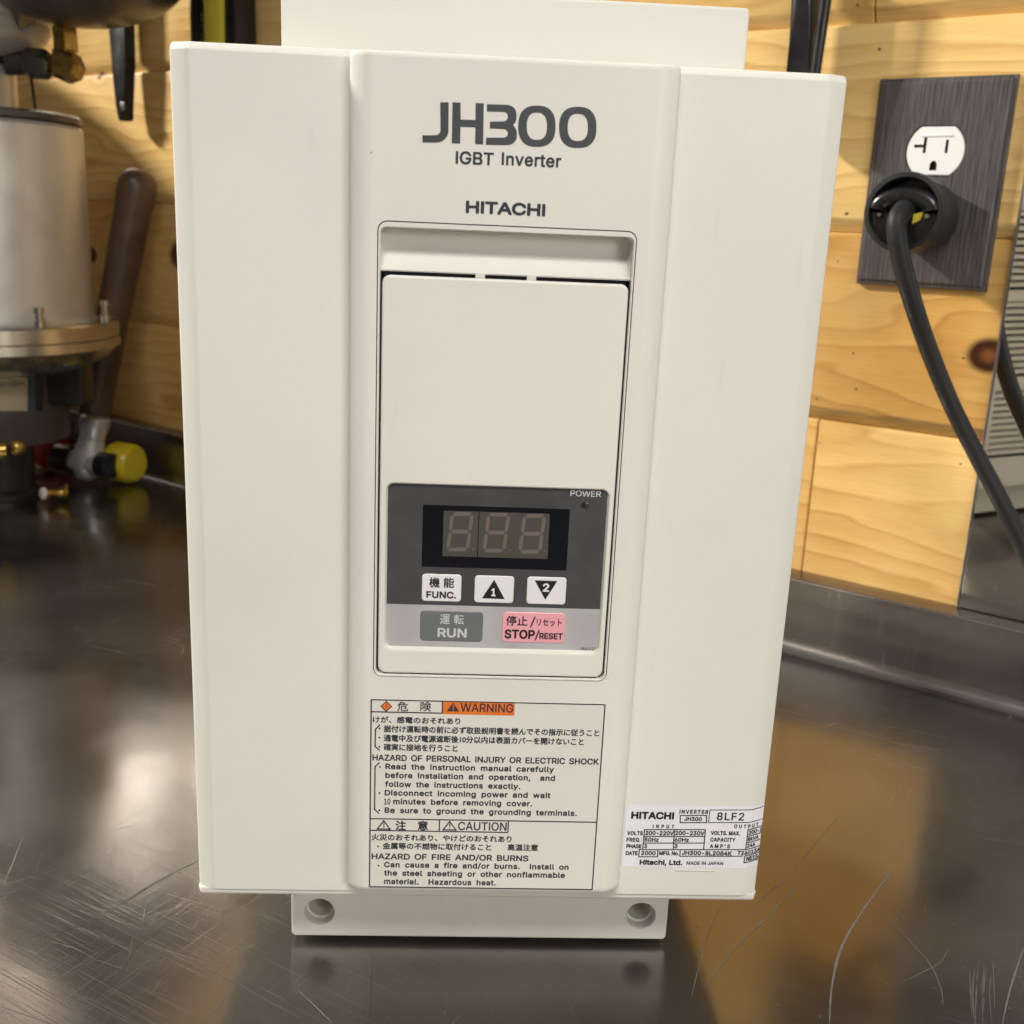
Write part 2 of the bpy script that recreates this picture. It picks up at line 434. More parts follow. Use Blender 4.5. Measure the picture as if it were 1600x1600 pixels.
# --- raised centre panel
pl_t = P(547, 86, YF); pl_b = P(544, 1396, YF); pr_t = P(1061, 112, YF); pr_b = P(964, 1402, YF)
PX0 = (pl_t.x+pl_b.x)/2; PX1 = (pr_t.x+pr_b.x)/2
PZ1 = (P(580, 75, YP).z+P(1030, 100, YP).z)/2; PZ0 = (P(580, 1396, YP).z+P(940, 1402, YP).z)/2
go = [P(587.5, 345, YP), P(995.5, 360, YP), P(948.5, 1065.5, YP), P(584.5, 1057.5, YP)]
GX0 = (go[0].x+go[3].x)/2; GX1 = (go[1].x+go[2].x)/2; GZ1 = (go[0].z+go[1].z)/2; GZ0 = (go[2].z+go[3].z)/2
def flank(t): return (YF+.0006) + (YP-YF-.0006)*math.sin(min(t, 1)*math.pi/2)**1.15
FW = .0062
prof = [(PX0, YF+.0006), (PX0, YF-.0026), (PX0+.0003, YF-.0042), (PX0+.0012, YF-.0053), (PX0+.0026, YF-.0063), (PX0+.0042, YF-.0071), (PX0+.0060, YP+.0001), (PX0+.0075, YP)]
profr = [(PX0+PX1-x, y) for x, y in prof[::-1]]
mb = MB()
allp = prof+profr
lv = [(PZ0-.0, .0032, .0004), (PZ0+.0006, .0014, 0), (PZ0+.0018, .0004, 0), (PZ0+.0034, 0, 0), (PZ1-.0020, 0, 0), (PZ1-.0006, .0005, 0), (PZ1, .0016, .0002)]
rows = []
for z, dy, ins in lv: rows.append([Vector((x+(ins if x < .0127 else -ins), min(y+dy, YF+.0006), z)) for x, y in allp])
nP = len(prof)
for a, b in zip(rows[:-1], rows[1:]):
    for k in range(len(allp)-1):
        if a is rows[3] and k == nP-1: continue
        mb.add([a[k], a[k+1], b[k+1], b[k]], [(0, 1, 2, 3)])
mb.add(rows[0]+[Vector((PX1, YF+.0006, PZ0)), Vector((PX0, YF+.0006, PZ0))], [list(range(len(allp)+2))], 0, False)
mb.add(rows[-1]+[Vector((PX1, YF+.0006, PZ1)), Vector((PX0, YF+.0006, PZ1))], [list(range(len(allp)+2))], 0, False)
x0, x1, z0, z1 = PX0+.0075, PX1-.0075, PZ0+.0034, PZ1-.0020
GR = .0030
gl = rr(GX0, GX1, GZ0, GZ1, GR)
mb.poly([[(x0, z0), (x1, z0), (x1, z1), (x0, z1)], gl[::-1]], XZ(YP))
mb.strip(L3(gl, YP), L3(gl, YP+.004))
bmw = bmesh.new(); bv = [bmw.verts.new(v) for v in mb.v]
for f in mb.f:
    try: bmw.faces.new([bv[i] for i in f])
    except ValueError: pass
bmesh.ops.remove_doubles(bmw, verts=bmw.verts[:], dist=2e-6)
m3 = MB(); m3.bm(bmw)
panel = m3.build('center_panel', m_cover, inv, angle=30)

# frame inside the groove, scoop and tabs above the door
GW = .00034
FXo = (GX0+GW, GX1-GW, GZ0+GW, GZ1-GW)
ti = [P(594, 352, YP), P(990, 366, YP)]
FT = GZ1-.0017; FS = .00072
FXi = (GX0+FS, GX1-FS, GZ0+FS, FT)
mb = MB()
lo = rr(*FXo, GR-GW); li = rr(*FXi, GR-.0010)
mb.poly([lo, li[::-1]], XZ(YP+.00005))
mb.strip(L3(lo, YP+.00005), L3(lo, YP+.004))
li2 = rr(FXi[0]+.00025, FXi[1]-.00025, FXi[2]+.00025, FXi[3]-.00025, GR-.00125)
mb.strip(L3(li, YP+.00005), L3(li2, YP+.0004)); mb.strip(L3(li2, YP+.0004), L3(li2, YP+.012))
frame = mb.build('door_frame', m_cover, inv, angle=30)
DX = [P(594.5, 431, YP), P(985.5, 443, YP), P(944, 1062.5, YP), P(588.5, 1053.5, YP)]
DX0 = (DX[0].x+DX[3].x)/2; DX1 = (DX[1].x+DX[2].x)/2; DZ1 = (DX[0].z+DX[1].z)/2; DZ0 = (DX[2].z+DX[3].z)/2+.0001
GAP = P(790, 433, YP).z-P(790, 438.5, YP).z      # slot height
SB = DZ1+GAP                                       # bottom of the scoop
mb = MB()
sx0, sx1 = FXi[0]+.0002, FXi[1]-.0002
sprof = [(FT+(SB+.0004-FT)*(k/14), .0022+.0082*(1-(k/14)**1.9)) for k in range(15)] + [(SB, .0024)]
cxs = [sx0, sx0+.0008, sx0+.0022, sx0+.004, 0.0127, sx1-.004, sx1-.0022, sx1-.0008, sx1]
grid = []
for z, dp in sprof:
    for i, x in enumerate(cxs):
        k = min(i, len(cxs)-1-i); f = [.25, .0, 0.0, 0.0, 0][k]
        grid.append((x, YP+dp*(1-f)+0.0*f, z))
w = len(cxs)
mb.add(grid, [(j*w+i, j*w+i+1, (j+1)*w+i+1, (j+1)*w+i) for j in range(len(sprof)-1) for i in range(w-1)])
mb.add([(sx0, YP+.0024, SB), (sx1, YP+.0024, SB), (sx1, YP+.008, SB), (sx0, YP+.008, SB)], [(0, 1, 2, 3)], 0, False)
for ua, ub in ((743, 758), (824, 838.5)):
    xa = P(ua, 430, YP).x; xb = P(ub, 432, YP).x
    mb.box((xa, YP+.0018, DZ1-.0006), (xb, YP+.0060, SB+.0004))
mb.build('finger_scoop', m_cover, inv, angle=40)
mb = MB()
mb.box((FXi[0]-.00005, YP+.0007, DZ0+.0026), (FXi[0]+.0007, YP+.0115, DZ1-.0008)); mb.box((FXi[1]-.0008, YP+.0007, DZ0+.0026), (FXi[1]+.00005, YP+.0115, DZ1-.0008))
mb.box((FXi[0]+.0028, YP+.0007, FXi[2]-.00005), (FXi[1]-.0028, YP+.0115, FXi[2]+.0006))
mb.box((sx0+.0012, YP+.0032, DZ1-.0003), (sx1-.0012, YP+.0058, SB+.0003))
mb.build('gap_shade', m_dark, inv)  # dark strips standing in for the shade inside the door gaps
mb = MB(); mb.box((GX0-.001, YP+.0118, GZ0-.001), (GX1+.001, YP+.0125, GZ1-.001)); mb.build('inner_shell', m_dark, inv)

# --- access door with the keypad window
YD = YP+.0003
kb = [P(601.5, 751.5, YD), P(953, 765.5, YD), P(939.5, 1025, YD), P(598.5, 1016, YD)]
KX0 = (kb[0].x+kb[3].x)/2; KX1 = (kb[1].x+kb[2].x)/2; KZ1 = (kb[0].z+kb[1].z)/2; KZ0 = (kb[2].z+kb[3].z)/2
DX0 += .00036; DX1 -= .00050; DZ0 += .00036
mb = MB(); b_ = .0007; r_ = .0026
o0 = rr(DX0+b_, DX1-b_, DZ0+b_, DZ1-b_, r_-.0004); o1 = rr(DX0+b_*.3, DX1-b_*.3, DZ0+b_*.3, DZ1-b_*.3, r_); o2 = rr(DX0, DX1, DZ0, DZ1, r_)
k0 = rr(KX0, KX1, KZ0, KZ1, .0028); ki = .0011
k1 = rr(KX0+ki*.35, KX1-ki*.35, KZ0+ki*.5, KZ1-ki*.25, .0026); k2 = rr(KX0+ki, KX1-ki, KZ0+ki*1.35, KZ1-ki*.8, .0016)
YK = YD+.0013
mb.poly([o0, k0[::-1]], XZ(YD)); mb.strip(L3(o0, YD), L3(o1, YD+b_*.3)); mb.strip(L3(o1, YD+b_*.3), L3(o2, YD+b_)); mb.strip(L3(o2, YD+b_), L3(o2, YD+.0009)); mb.strip(L3(o2, YD+.0009), L3(o2, YD+.006), 1)  # rear of the door sides coloured dark as gap shade
mb.strip(L3(k0, YD), L3(k1, YD+.0002)); mb.strip(L3(k1, YD+.0002), L3(k2, YK+.0004))
door = mb.build('access_door', [m_door, m_dark], inv, angle=30)

# --- keypad: sheet, display, buttons, lamp
kz = (P(700, 946.5, YK).z+P(900, 950.5, YK).z)/2
mb = MB(); e_ = .0008
mb.box((KX0+e_, YK, kz), (KX1-e_, YK+.0008, KZ1-e_*.5), 0)
mb.box((KX0+e_, YK, KZ0+e_), (KX1-e_, YK+.0008, kz), 1)
YT = YK-.00012
def K(x, y): return (580+x/4.0, 730+y/4.0)
text(mb, 'POWER', K(1244, 182), K(1436, 186), 9.5, YT, 2, off=.02)
text(mb, 'NE62612', K(1310, 1140), K(1404, 1145), 4.2, YT, 3)
keypad = mb.build('keypad', [m_keyd, m_keys, m_silverink, m_ink], inv)
mb = MB(); c = P(*K(1337, 240), YK); mb.lathe((c.x, YK+.0002, c.z), (0, -1, 0), [(.00125, 0), (.00125, .0003), (.0008, .0005)], 24)
mb.build('power_lamp', m_led, keypad)
mb = MB()
q = [P(*K(324, 234), YK), P(*K(1240, 262), YK), P(*K(1222, 641), YK), P(*K(316, 623), YK)]
dx0, dx1, dz0, dz1 = (q[0].x+q[3].x)/2, (q[1].x+q[2].x)/2, (q[2].z+q[3].z)/2, (q[0].z+q[1].z)/2
mb.box((dx0, YK-.00015, dz0), (dx1, YK+.0003, dz1), 0)
q = [P(*K(453, 270), YK), P(*K(1115, 290), YK), P(*K(1103, 572), YK), P(*K(446, 555), YK)]
wx0, wx1, wz0, wz1 = (q[0].x+q[3].x)/2, (q[1].x+q[2].x)/2, (q[2].z+q[3].z)/2, (q[0].z+q[1].z)/2
mb.box((wx0, YK-.00022, wz0), (wx1, YK+.0002, wz1), 1)
xd = (P(*K(670, 400), YK)).x
mb.box((xd-.00012, YK-.00026, wz0), (xd+.00012, YK, wz1), 0)
YS = YK-.00026
def digit(x0p, x1p, ytop, ymid, ybot, sh):
    def q(a, b): # a across 0..1, b up 0..1, slanted
        yb = ybot+(ytop-ybot)*b; xx = x0p+(x1p-x0p)*a+sh*b
        return K(xx, yb)
    wd = (x1p-x0p); t = 22.0/wd; tv = 24.0/(ybot-ytop); g = .025
    def hex_(p, q_, horiz):
        (a0, b0), (a1, b1) = p, q_
        if horiz:
            pts = [(a0+g, b0), (a0+t*.5+g, b0+tv*.5), (a1-t*.5-g, b0+tv*.5), (a1-g, b0), (a1-t*.5-g, b0-tv*.5), (a0+t*.5+g, b0-tv*.5)]
        else:
            g2 = .02
            pts = [(a0, b0+g2), (a0+t*.5, b0+tv*.5+g2), (a0+t*.5, b1-tv*.5-g2), (a0, b1-g2), (a0-t*.5, b1-tv*.5-g2), (a0-t*.5, b0+tv*.5+g2)]
        quad(mb, [q(*z) for z in pts], YS, 2)
    lo_, mi_, hi_ = .05, .5, .95; l, r = .09, .91
    for b in (lo_, mi_, hi_): hex_((l, b), (r, b), True)
    for a in (l, r):
        hex_((a, lo_), (a, mi_), False); hex_((a, mi_), (a, hi_), False)
digit(463, 612, 280, 403, 526, 34); digit(690, 840, 284, 410, 533, 34); digit(914, 1064, 292, 416, 540, 34)
for (dx, dy) in ((638, 512), (868, 520), (1086, 522)):
    c = P(*K(dx, dy), YS); mb.poly([circ(c.x, c.z, .0004, 16)], XZ(YS), 3)
m_dot = mat('segment_dot', (.095, .083, .073), .4)
mb.build('display', [m_black, m_lcd, m_seg, m_dot], keypad)
def button(name, corners, r, m, extra, inks, label):
    q = [P(*K(*c), YK) for c in corners]
    x0, x1, z0, z1 = (q[0].x+q[3].x)/2, (q[1].x+q[2].x)/2, (q[2].z+q[3].z)/2, (q[0].z+q[1].z)/2
    mb = MB(); yb = YK-.0003
    a = rr(x0+.0002, x1-.0002, z0+.0002, z1-.0002, r); b = rr(x0, x1, z0, z1, r)
    mb.poly([a], XZ(yb)); mb.strip(L3(a, yb), L3(b, yb+.00015)); mb.strip(L3(b, yb+.00015), L3(b, YK+.0001))
    extra(mb, yb-.00012)
    mb.build(name, [m]+inks, keypad, label=label)
def bx_func(mb, y):
    text(mb, '機', K(362, 752), K(428, 753), 16, y, 1, None, off=.02, box=True)
    text(mb, '能', K(452, 753), K(518, 754), 16, y, 1, None, off=.02, box=True)
    text(mb, 'FUNC.', K(344, 817), K(530, 821), 10.6, y, 1, off=.05)
button('function_button', [(320, 664), (566, 672), (559, 840), (315, 834)], .0011, m_white, bx_func, [m_blackink], 'white function button marked FUNC.')
def bx_up(mb, y):
    quad(mb, [K(769, 703), K(834, 824), K(693, 819)], y, 1)
    text(mb, '1', K(750, 806), K(777, 807), 12.5, y-.0001, 0, off=.05)
button('up_button', [(649, 674), (893, 682), (888, 850), (643, 842)], .0011, m_white, bx_up, [m_blackink], 'white button with black up triangle numbered 1')
def bx_dn(mb, y):
    quad(mb, [K(1023, 707), K(1163, 712), K(1088, 828)], y, 1)
    text(mb, '2', K(1071, 778), K(1112, 779), 13, y-.0001, 0, off=.05)
button('down_button', [(976, 682), (1220, 690), (1213, 859), (970, 851)], .0011, m_white, bx_dn, [m_blackink], 'white button with black down triangle numbered 2')
def bx_run(mb, y):
    text(mb, '運', K(429, 980), K(491, 981), 15.5, y, 1, None, off=.014, box=True)
    text(mb, '転', K(516, 982), K(579, 983), 15.5, y, 1, None, off=.014, box=True)
    text(mb, 'RUN', K(414, 1062), K(596, 1066), 14.5, y, 1, off=.05)
button('run_button', [(309, 893), (701, 904), (694, 1091), (304, 1081)], .0013, m_bgrey, bx_run, [m_silverink], 'grey run button')
def bx_stop(mb, y):
    text(mb, '停止', K(842, 990), K(976, 992), 15.5, y, 1, None, off=.014, box=True)
    text(mb, '/', K(992, 993), K(1026, 993), 14, y, 1, off=0)
    text(mb, 'リセット', K(1034, 992), K(1190, 994), 11, y, 1, None, off=.014, box=True)
    text(mb, 'STOP', K(832, 1070), K(1022, 1073), 14, y, 1, off=.05)
    text(mb, '/', K(1020, 1074), K(1052, 1074), 13.5, y, 1, off=.006)
    text(mb, 'RESET', K(1050, 1074), K(1196, 1076), 9.6, y, 1, off=.045)
button('stop_button', [(822, 903), (1214, 913), (1205, 1101), (817, 1089)], .0013, m_pink, bx_stop, [m_blackink], 'pink stop and reset button')

# --- lettering on the panel
YL = YP-.00012
def C8(x, y): return (620+x/4.4444, 120+y/4.4444)
def arc(cx, cy_, rx, ry, a0, a1, n=14, e=2.0):
    out = []
    for k in range(n+1):
        a = math.radians(a0+(a1-a0)*k/n); c, s_ = math.cos(a), math.sin(a)
        out.append((cx+rx*math.copysign(abs(c)**(2/e), c), cy_+ry*math.copysign(abs(s_)**(2/e), s_)))
    return out
mb = MB()
def logo(loops):
    conv = []
    for l in loops:
        o = []
        for p in l:
            q = P(*C8(*p), YL); o.append((q.x, q.z))
        conv.append(o)
    mb.poly(conv, XZ(YL))
logo([[(302, 177), (360, 177)] + arc(275, 370, 84, 86, 0, 90) + [(178, 455), (178, 406)] + arc(265, 372, 38, 34, 90, 0)])
logo([[(387, 177), (443, 179), (443, 297), (547, 300), (547, 182), (604, 184), (600, 468), (544, 466), (546, 350), (442, 347), (440, 463), (382, 461)]])
logo([[(626, 190)] + arc(752, 272, 80, 78, -90, 38, 14, 2.4) + [(806, 332)] + arc(756, 400, 78, 74, -38, 90, 14, 2.4) + [(619, 471), (620, 423)]
      + arc(742, 392, 30, 30, 90, -90, 10) + [(646, 358), (647, 312)] + arc(742, 276, 30, 33, 90, -90, 10) + [(626, 240)]])
for cx, cy_ in ((973, 343), (1257, 351)):
    logo([arc(cx, cy_, 129.5, 143, 0, 360, 60, 2.5)[:-1], arc(cx, cy_, 70, 95, 360, 0, 60, 2.5)[:-1]])
mb.build('model_lettering', m_logo, panel)
mb = MB()
text(mb, 'IGBT', C8(408, 606), C8(672, 614), 20.2, YL, 0, off=.036)
text(mb, 'Inverter', C8(727, 614), C8(1140, 630), 20.2, YL, 0, off=.036, space=1.04)
mb.build('type_lettering', m_ink, panel)
mb = MB(); text(mb, 'HITACHI', C8(478, 947), C8(1030, 967), 19.4, YL, 0, off=.06, space=.96)
mb.build('maker_lettering', m_ink, panel)

# --- warning label
def W1(x, y): return (560+x/4.0, 1080+y/4.0)
def W2(x, y): return (560+x/4.0, 1260+y/4.0)
mb = MB(); lw = .00044
m_labelfilm = plastic_mat('label_film', (0.69, 0.675, 0.61), 5)
q = [P(580, 1093.5, YL), P(944, 1100.5, YL), P(926.5, 1389, YL), P(577.5, 1386, YL)]
lx0, lx1, lz0, lz1 = (q[0].x+q[3].x)/2, (q[1].x+q[2].x)/2, (q[2].z+q[3].z)/2, (q[0].z+q[1].z)/2
def hl(z, xa, xb, mi=0, w_=lw, y=YL-.0001): mb.add([(xa, y, z-w_/2), (xb, y, z-w_/2), (xb, y, z+w_/2), (xa, y, z+w_/2)], [(0, 1, 2, 3)], mi, False)
def vl(x, za, zb, mi=0, w_=lw, y=YL-.0001): mb.add([(x-w_/2, y, za), (x+w_/2, y, za), (x+w_/2, y, zb), (x-w_/2, y, zb)], [(0, 1, 2, 3)], mi, False)
mb.box((lx0-.0002, YL-.00003, lz0-.0002), (lx1+.0002, YP+.0002, lz1+.0002), 2)
hl(lz0, lx0, lx1); hl(lz1, lx0, lx1); vl(lx0, lz0, lz1); vl(lx1, lz0, lz1)
zm = (P(577, 1279.5, YL).z+P(933, 1284, YL).z)/2; hl(zm, lx0, lx1)
YW = YL-.00012
zh = P(*W1(300, 132), YL).z; xh = P(*W1(525, 100), YL).x; hl(zh, lx0, xh); vl(xh, zh, lz1)
a = P(*W1(978, 73), YL); zb = (P(*W1(525, 143), YL).z+P(*W1(975, 152), YL).z)/2
mb.add([(xh+lw/2, YW+.00003, zb), (a.x, YW+.00003, zb), (a.x, YW+.00003, lz1-lw/2), (xh+lw/2, YW+.00003, lz1-lw/2)], [(0, 1, 2, 3)], 1, False)
quad(mb, [W1(138, 95), W1(175, 60), W1(212, 96), W1(174, 130)], YW, 0)
quad(mb, [W1(146, 95), W1(175, 68), W1(204, 96), W1(174, 122)], YW-.00004, 1)
text(mb, '!', W1(171, 110), W1(178, 110), 8, YW-.00008)
quad(mb, [W1(592, 72), W1(630, 127), W1(553, 125)], YW-.00004, 0)
text(mb, '!', W1(588, 120), W1(597, 120), 9, YW-.00008, 1)
text(mb, '危', W1(243, 125), W1(311, 126), 15, YW, 0, None, box=True, off=.012); text(mb, '険', W1(387, 126), W1(455, 127), 15, YW, 0, None, box=True, off=.012)
text(mb, 'WARNING', W1(637, 127), W1(968, 134), 13.2, YW-.00004, 0, off=.022)
jp = dict(font=None, box=True, off=.030)
text(mb, 'けが、感電のおそれあり', W1(90, 200), W1(637, 205), 10.5, YW, **jp)
text(mb, '据付け運転時の前に必ず取扱説明書を読んでその指示に従うこと', W1(157, 262), W1(1505, 279), 11.2, YW, **jp)
text(mb, '通電中及び電源遮断後10分以内は表面カバーを開けないこと', W1(157, 320), W1(1408, 334), 11.2, YW, **jp)
text(mb, '確実に接地を行うこと', W1(157, 374), W1(620, 377), 11.2, YW, **jp)
for x, y in ((132, 232), (132, 290), (131, 347), (135, 474), (132, 637), (131, 745)):
    c = P(*W1(x, y), YW); mb.poly([circ(c.x, c.z, .00034, 12)], XZ(YW))
line(mb, [W1(133, 211), W1(107, 238), W1(104, 345), W1(131, 368)], lw, YW)
line(mb, [W1(130, 448), W1(104, 472), W1(101, 738), W1(126, 762)], lw, YW)
en = dict(off=.050, space=1.06, word=1.9)
text(mb, 'HAZARD OF PERSONAL INJURY OR ELECTRIC SHOCK', W1(87, 437), W1(1502, 456), 9.6, YW, off=.044, word=1.6)
text(mb, 'Read the instruction manual carefully', W1(168, 489), W1(1222, 505), 8.8, YW, **en)
text(mb, 'before installation and operation,  and', W1(168, 544), W1(1228, 559), 8.8, YW, **en)
text(mb, 'follow the instructions exactly.', W1(166, 599), W1(1012, 611), 8.8, YW, **en)
text(mb, 'Disconnect incoming power and wait', W1(164, 653), W1(1200, 668), 8.8, YW, **en)
text(mb, '10', W1(160, 708), W1(200, 708), 9.4, YW, off=.026); text(mb, 'minutes before removing cover.', W1(217, 708), W1(1085, 719), 8.8, YW, **en)
text(mb, 'Be sure to ground the grounding terminals.', W1(164, 762), W1(1365, 779), 8.8, YW, **en)
za = P(*W2(300, 152), YL).z; xa = P(*W2(506, 120), YL).x; xb = P(*W2(936, 130), YL).x
za2 = za
hl(za2, lx0, xb); vl(xa, za2, zm); vl(xb, za2, zm)
for (x, y) in ((158, 90), (570, 95)):
    line(mb, [W2(x, y), W2(x+40, y+53), W2(x-40, y+51), W2(x, y)], lw, YW); text(mb, '!', W2(x-4, y+45), W2(x+5, y+45), 8, YW)
text(mb, '注', W2(231, 148), W2(297, 149), 15, YW, **jp); text(mb, '意', W2(369, 149), W2(435, 150), 15, YW, **jp)
text(mb, 'CAUTION', W2(622, 149), W2(926, 152), 13.0, YW, off=.022)
text(mb, '火災のおそれあり、やけどのおそれあり', W2(82, 216), W2(957, 222), 10.4, YW, **jp)
text(mb, '金属等の不燃物に取付けること', W2(151, 270), W2(830, 274), 10.6, YW, **jp)
text(mb, '高温注意', W2(931, 277), W2(1122, 279), 10.6, YW, **jp)
for x, y in ((123, 250), (127, 370)):
    c = P(*W2(x, y), YW); mb.poly([circ(c.x, c.z, .00034, 12)], XZ(YW))
text(mb, 'HAZARD OF FIRE AND/OR BURNS', W2(82, 331), W2(1062, 342), 9.2, YW, off=.044, word=1.6)
text(mb, 'Can cause a fire and/or burns.  Install on', W2(160, 383), W2(1313, 394), 8.6, YW, **en)
text(mb, 'the steel sheeting or other nonflammable', W2(160, 434), W2(1290, 446), 8.6, YW, **en)
text(mb, 'material.  Hazardous heat.', W2(160, 486), W2(858, 494), 8.6, YW, **en)
mb.build('warning_label', [m_ink, m_orange, m_labelfilm], inv)

# --- rating plate, wrapped over the rounded right edge of the wing
def Rp(x, y): return (950+x/5.926, 1240+y/5.926)
YQ = YF-.00018
def wrap(v):
    v = v.copy(); v.x = min(v.x, X1-.0006)
    v.y = v.y + edge_prof(max(X1-v.x, 0.0004)); return v
mb = MB()
q = [P(*Rp(165, 110), YQ), P(*Rp(131, 686), YQ)]
rz1 = (q[0].z+P(*Rp(1300, 112), YQ).z)/2; rz0 = (q[1].z+P(*Rp(1300, 686), YQ).z)/2; rx0 = (q[0].x+q[1].x)/2; rx1 = X1-.0006
nx = 40; rad = .0009
top = []; bot = []
for i in range(nx+1):
    x = rx0+(rx1-rx0)*(i/nx); dd = max(0, rad-(x-rx0)); ins = rad-math.sqrt(max(0, rad*rad-dd*dd))
    top.append(wrap(Vector((x, YQ+.00006, rz1-ins)))); bot.append(wrap(Vector((x, YQ+.00006, rz0+ins))))
mb.strip(top, bot, 0, closed=False)
xr = P(*Rp(1478, 200), YQ)
def rt(s, x0, x1, y, cap, **k):
    k.setdefault('font', 'sans'); k.setdefault('off', .062)
    text(mb, s, Rp(x0, y), Rp(x1, y), cap/5.926, YQ, 1, warp=wrap, **k)
def rl(pts, w=.00040, sub=1): line(mb, [Rp(*p) for p in pts], w, YQ, 1, warp=wrap, sub=sub)
rt('HITACHI', 212, 610, 237, 68, off=.075)
rt('INVERTER', 660, 928, 188, 38, space=1.25)
rl([(670, 203), (914, 203), (912, 269), (668, 269), (670, 203)]); rt('JH300', 705, 868, 254, 38)
rl([(1462, 152), (944, 152), (932, 268), (1452, 268)], .00032, sub=14); rt('8LF2', 1005, 1258, 248, 72, off=.03, space=1.08)
rt('INPUT', 412, 612, 321, 34, space=1.9); rt('OUTPUT', 1165, 1405, 322, 35, space=1.5)
rt('VOLTS', 175, 322, 385, 38, space=1.1); rt('FREQ.', 170, 300, 446, 38, space=1.1); rt('PHASE', 168, 310, 506, 38); rt('DATE', 162, 275, 570, 38)
for y in (334, 397, 458): rl([(338-(y-334)*.08, y), (902-(y-334)*.07, y)])
rl([(290, 519), (1440, 519)], sub=20)
rl([(338, 334), (322, 519)]); rl([(615, 334), (605, 519)]); rl([(902, 334), (885, 519)])
rt('200-220V', 344, 608, 386, 40); rt('200-230V', 619, 892, 386, 40)
rt('50Hz', 336, 468, 446, 38); rt('60Hz', 615, 748, 446, 38); rt('3', 332, 361, 506, 38); rt('3', 612, 643, 506, 38)
rl([(290, 519), (285, 585), (459, 585), (463, 519)]); rt('2000', 305, 440, 571, 40); rt('MFG. No.', 472, 655, 571, 38)
rl([(669, 519), (665, 580), (1428, 580)], sub=16); rt('JH300-8L2084K', 680, 1145, 571, 40); rt('T26013A', 1195, 1425, 571, 40)
rt('VOLTS. MAX.', 950, 1222, 385, 38, space=1.05); rt('CAPACITY', 945, 1178, 446, 38, space=1.1); rt("AMP'S", 942, 1128, 506, 38, space=1.5)
for y in (334, 397, 458): rl([(1298-(y-334)*.09, y), (1450, y)], sub=6)
rl([(1298, 334), (1276, 519)]); rt('200-2', 1302, 1444, 386, 40); rt('8kVA', 1292, 1408, 446, 38); rt('24A', 1286, 1372, 506, 38)
rl([(1266, 580), (1260, 642), (1420, 642)], sub=6); rt('NE154', 1280, 1432, 632, 42)
rt('Hitachi, Ltd.', 290, 688, 661, 48, off=.07); rt('MADE IN JAPAN', 725, 1065, 661, 32, off=.04)
mb.build('rating_plate', [m_sticker, m_blackink], inv)

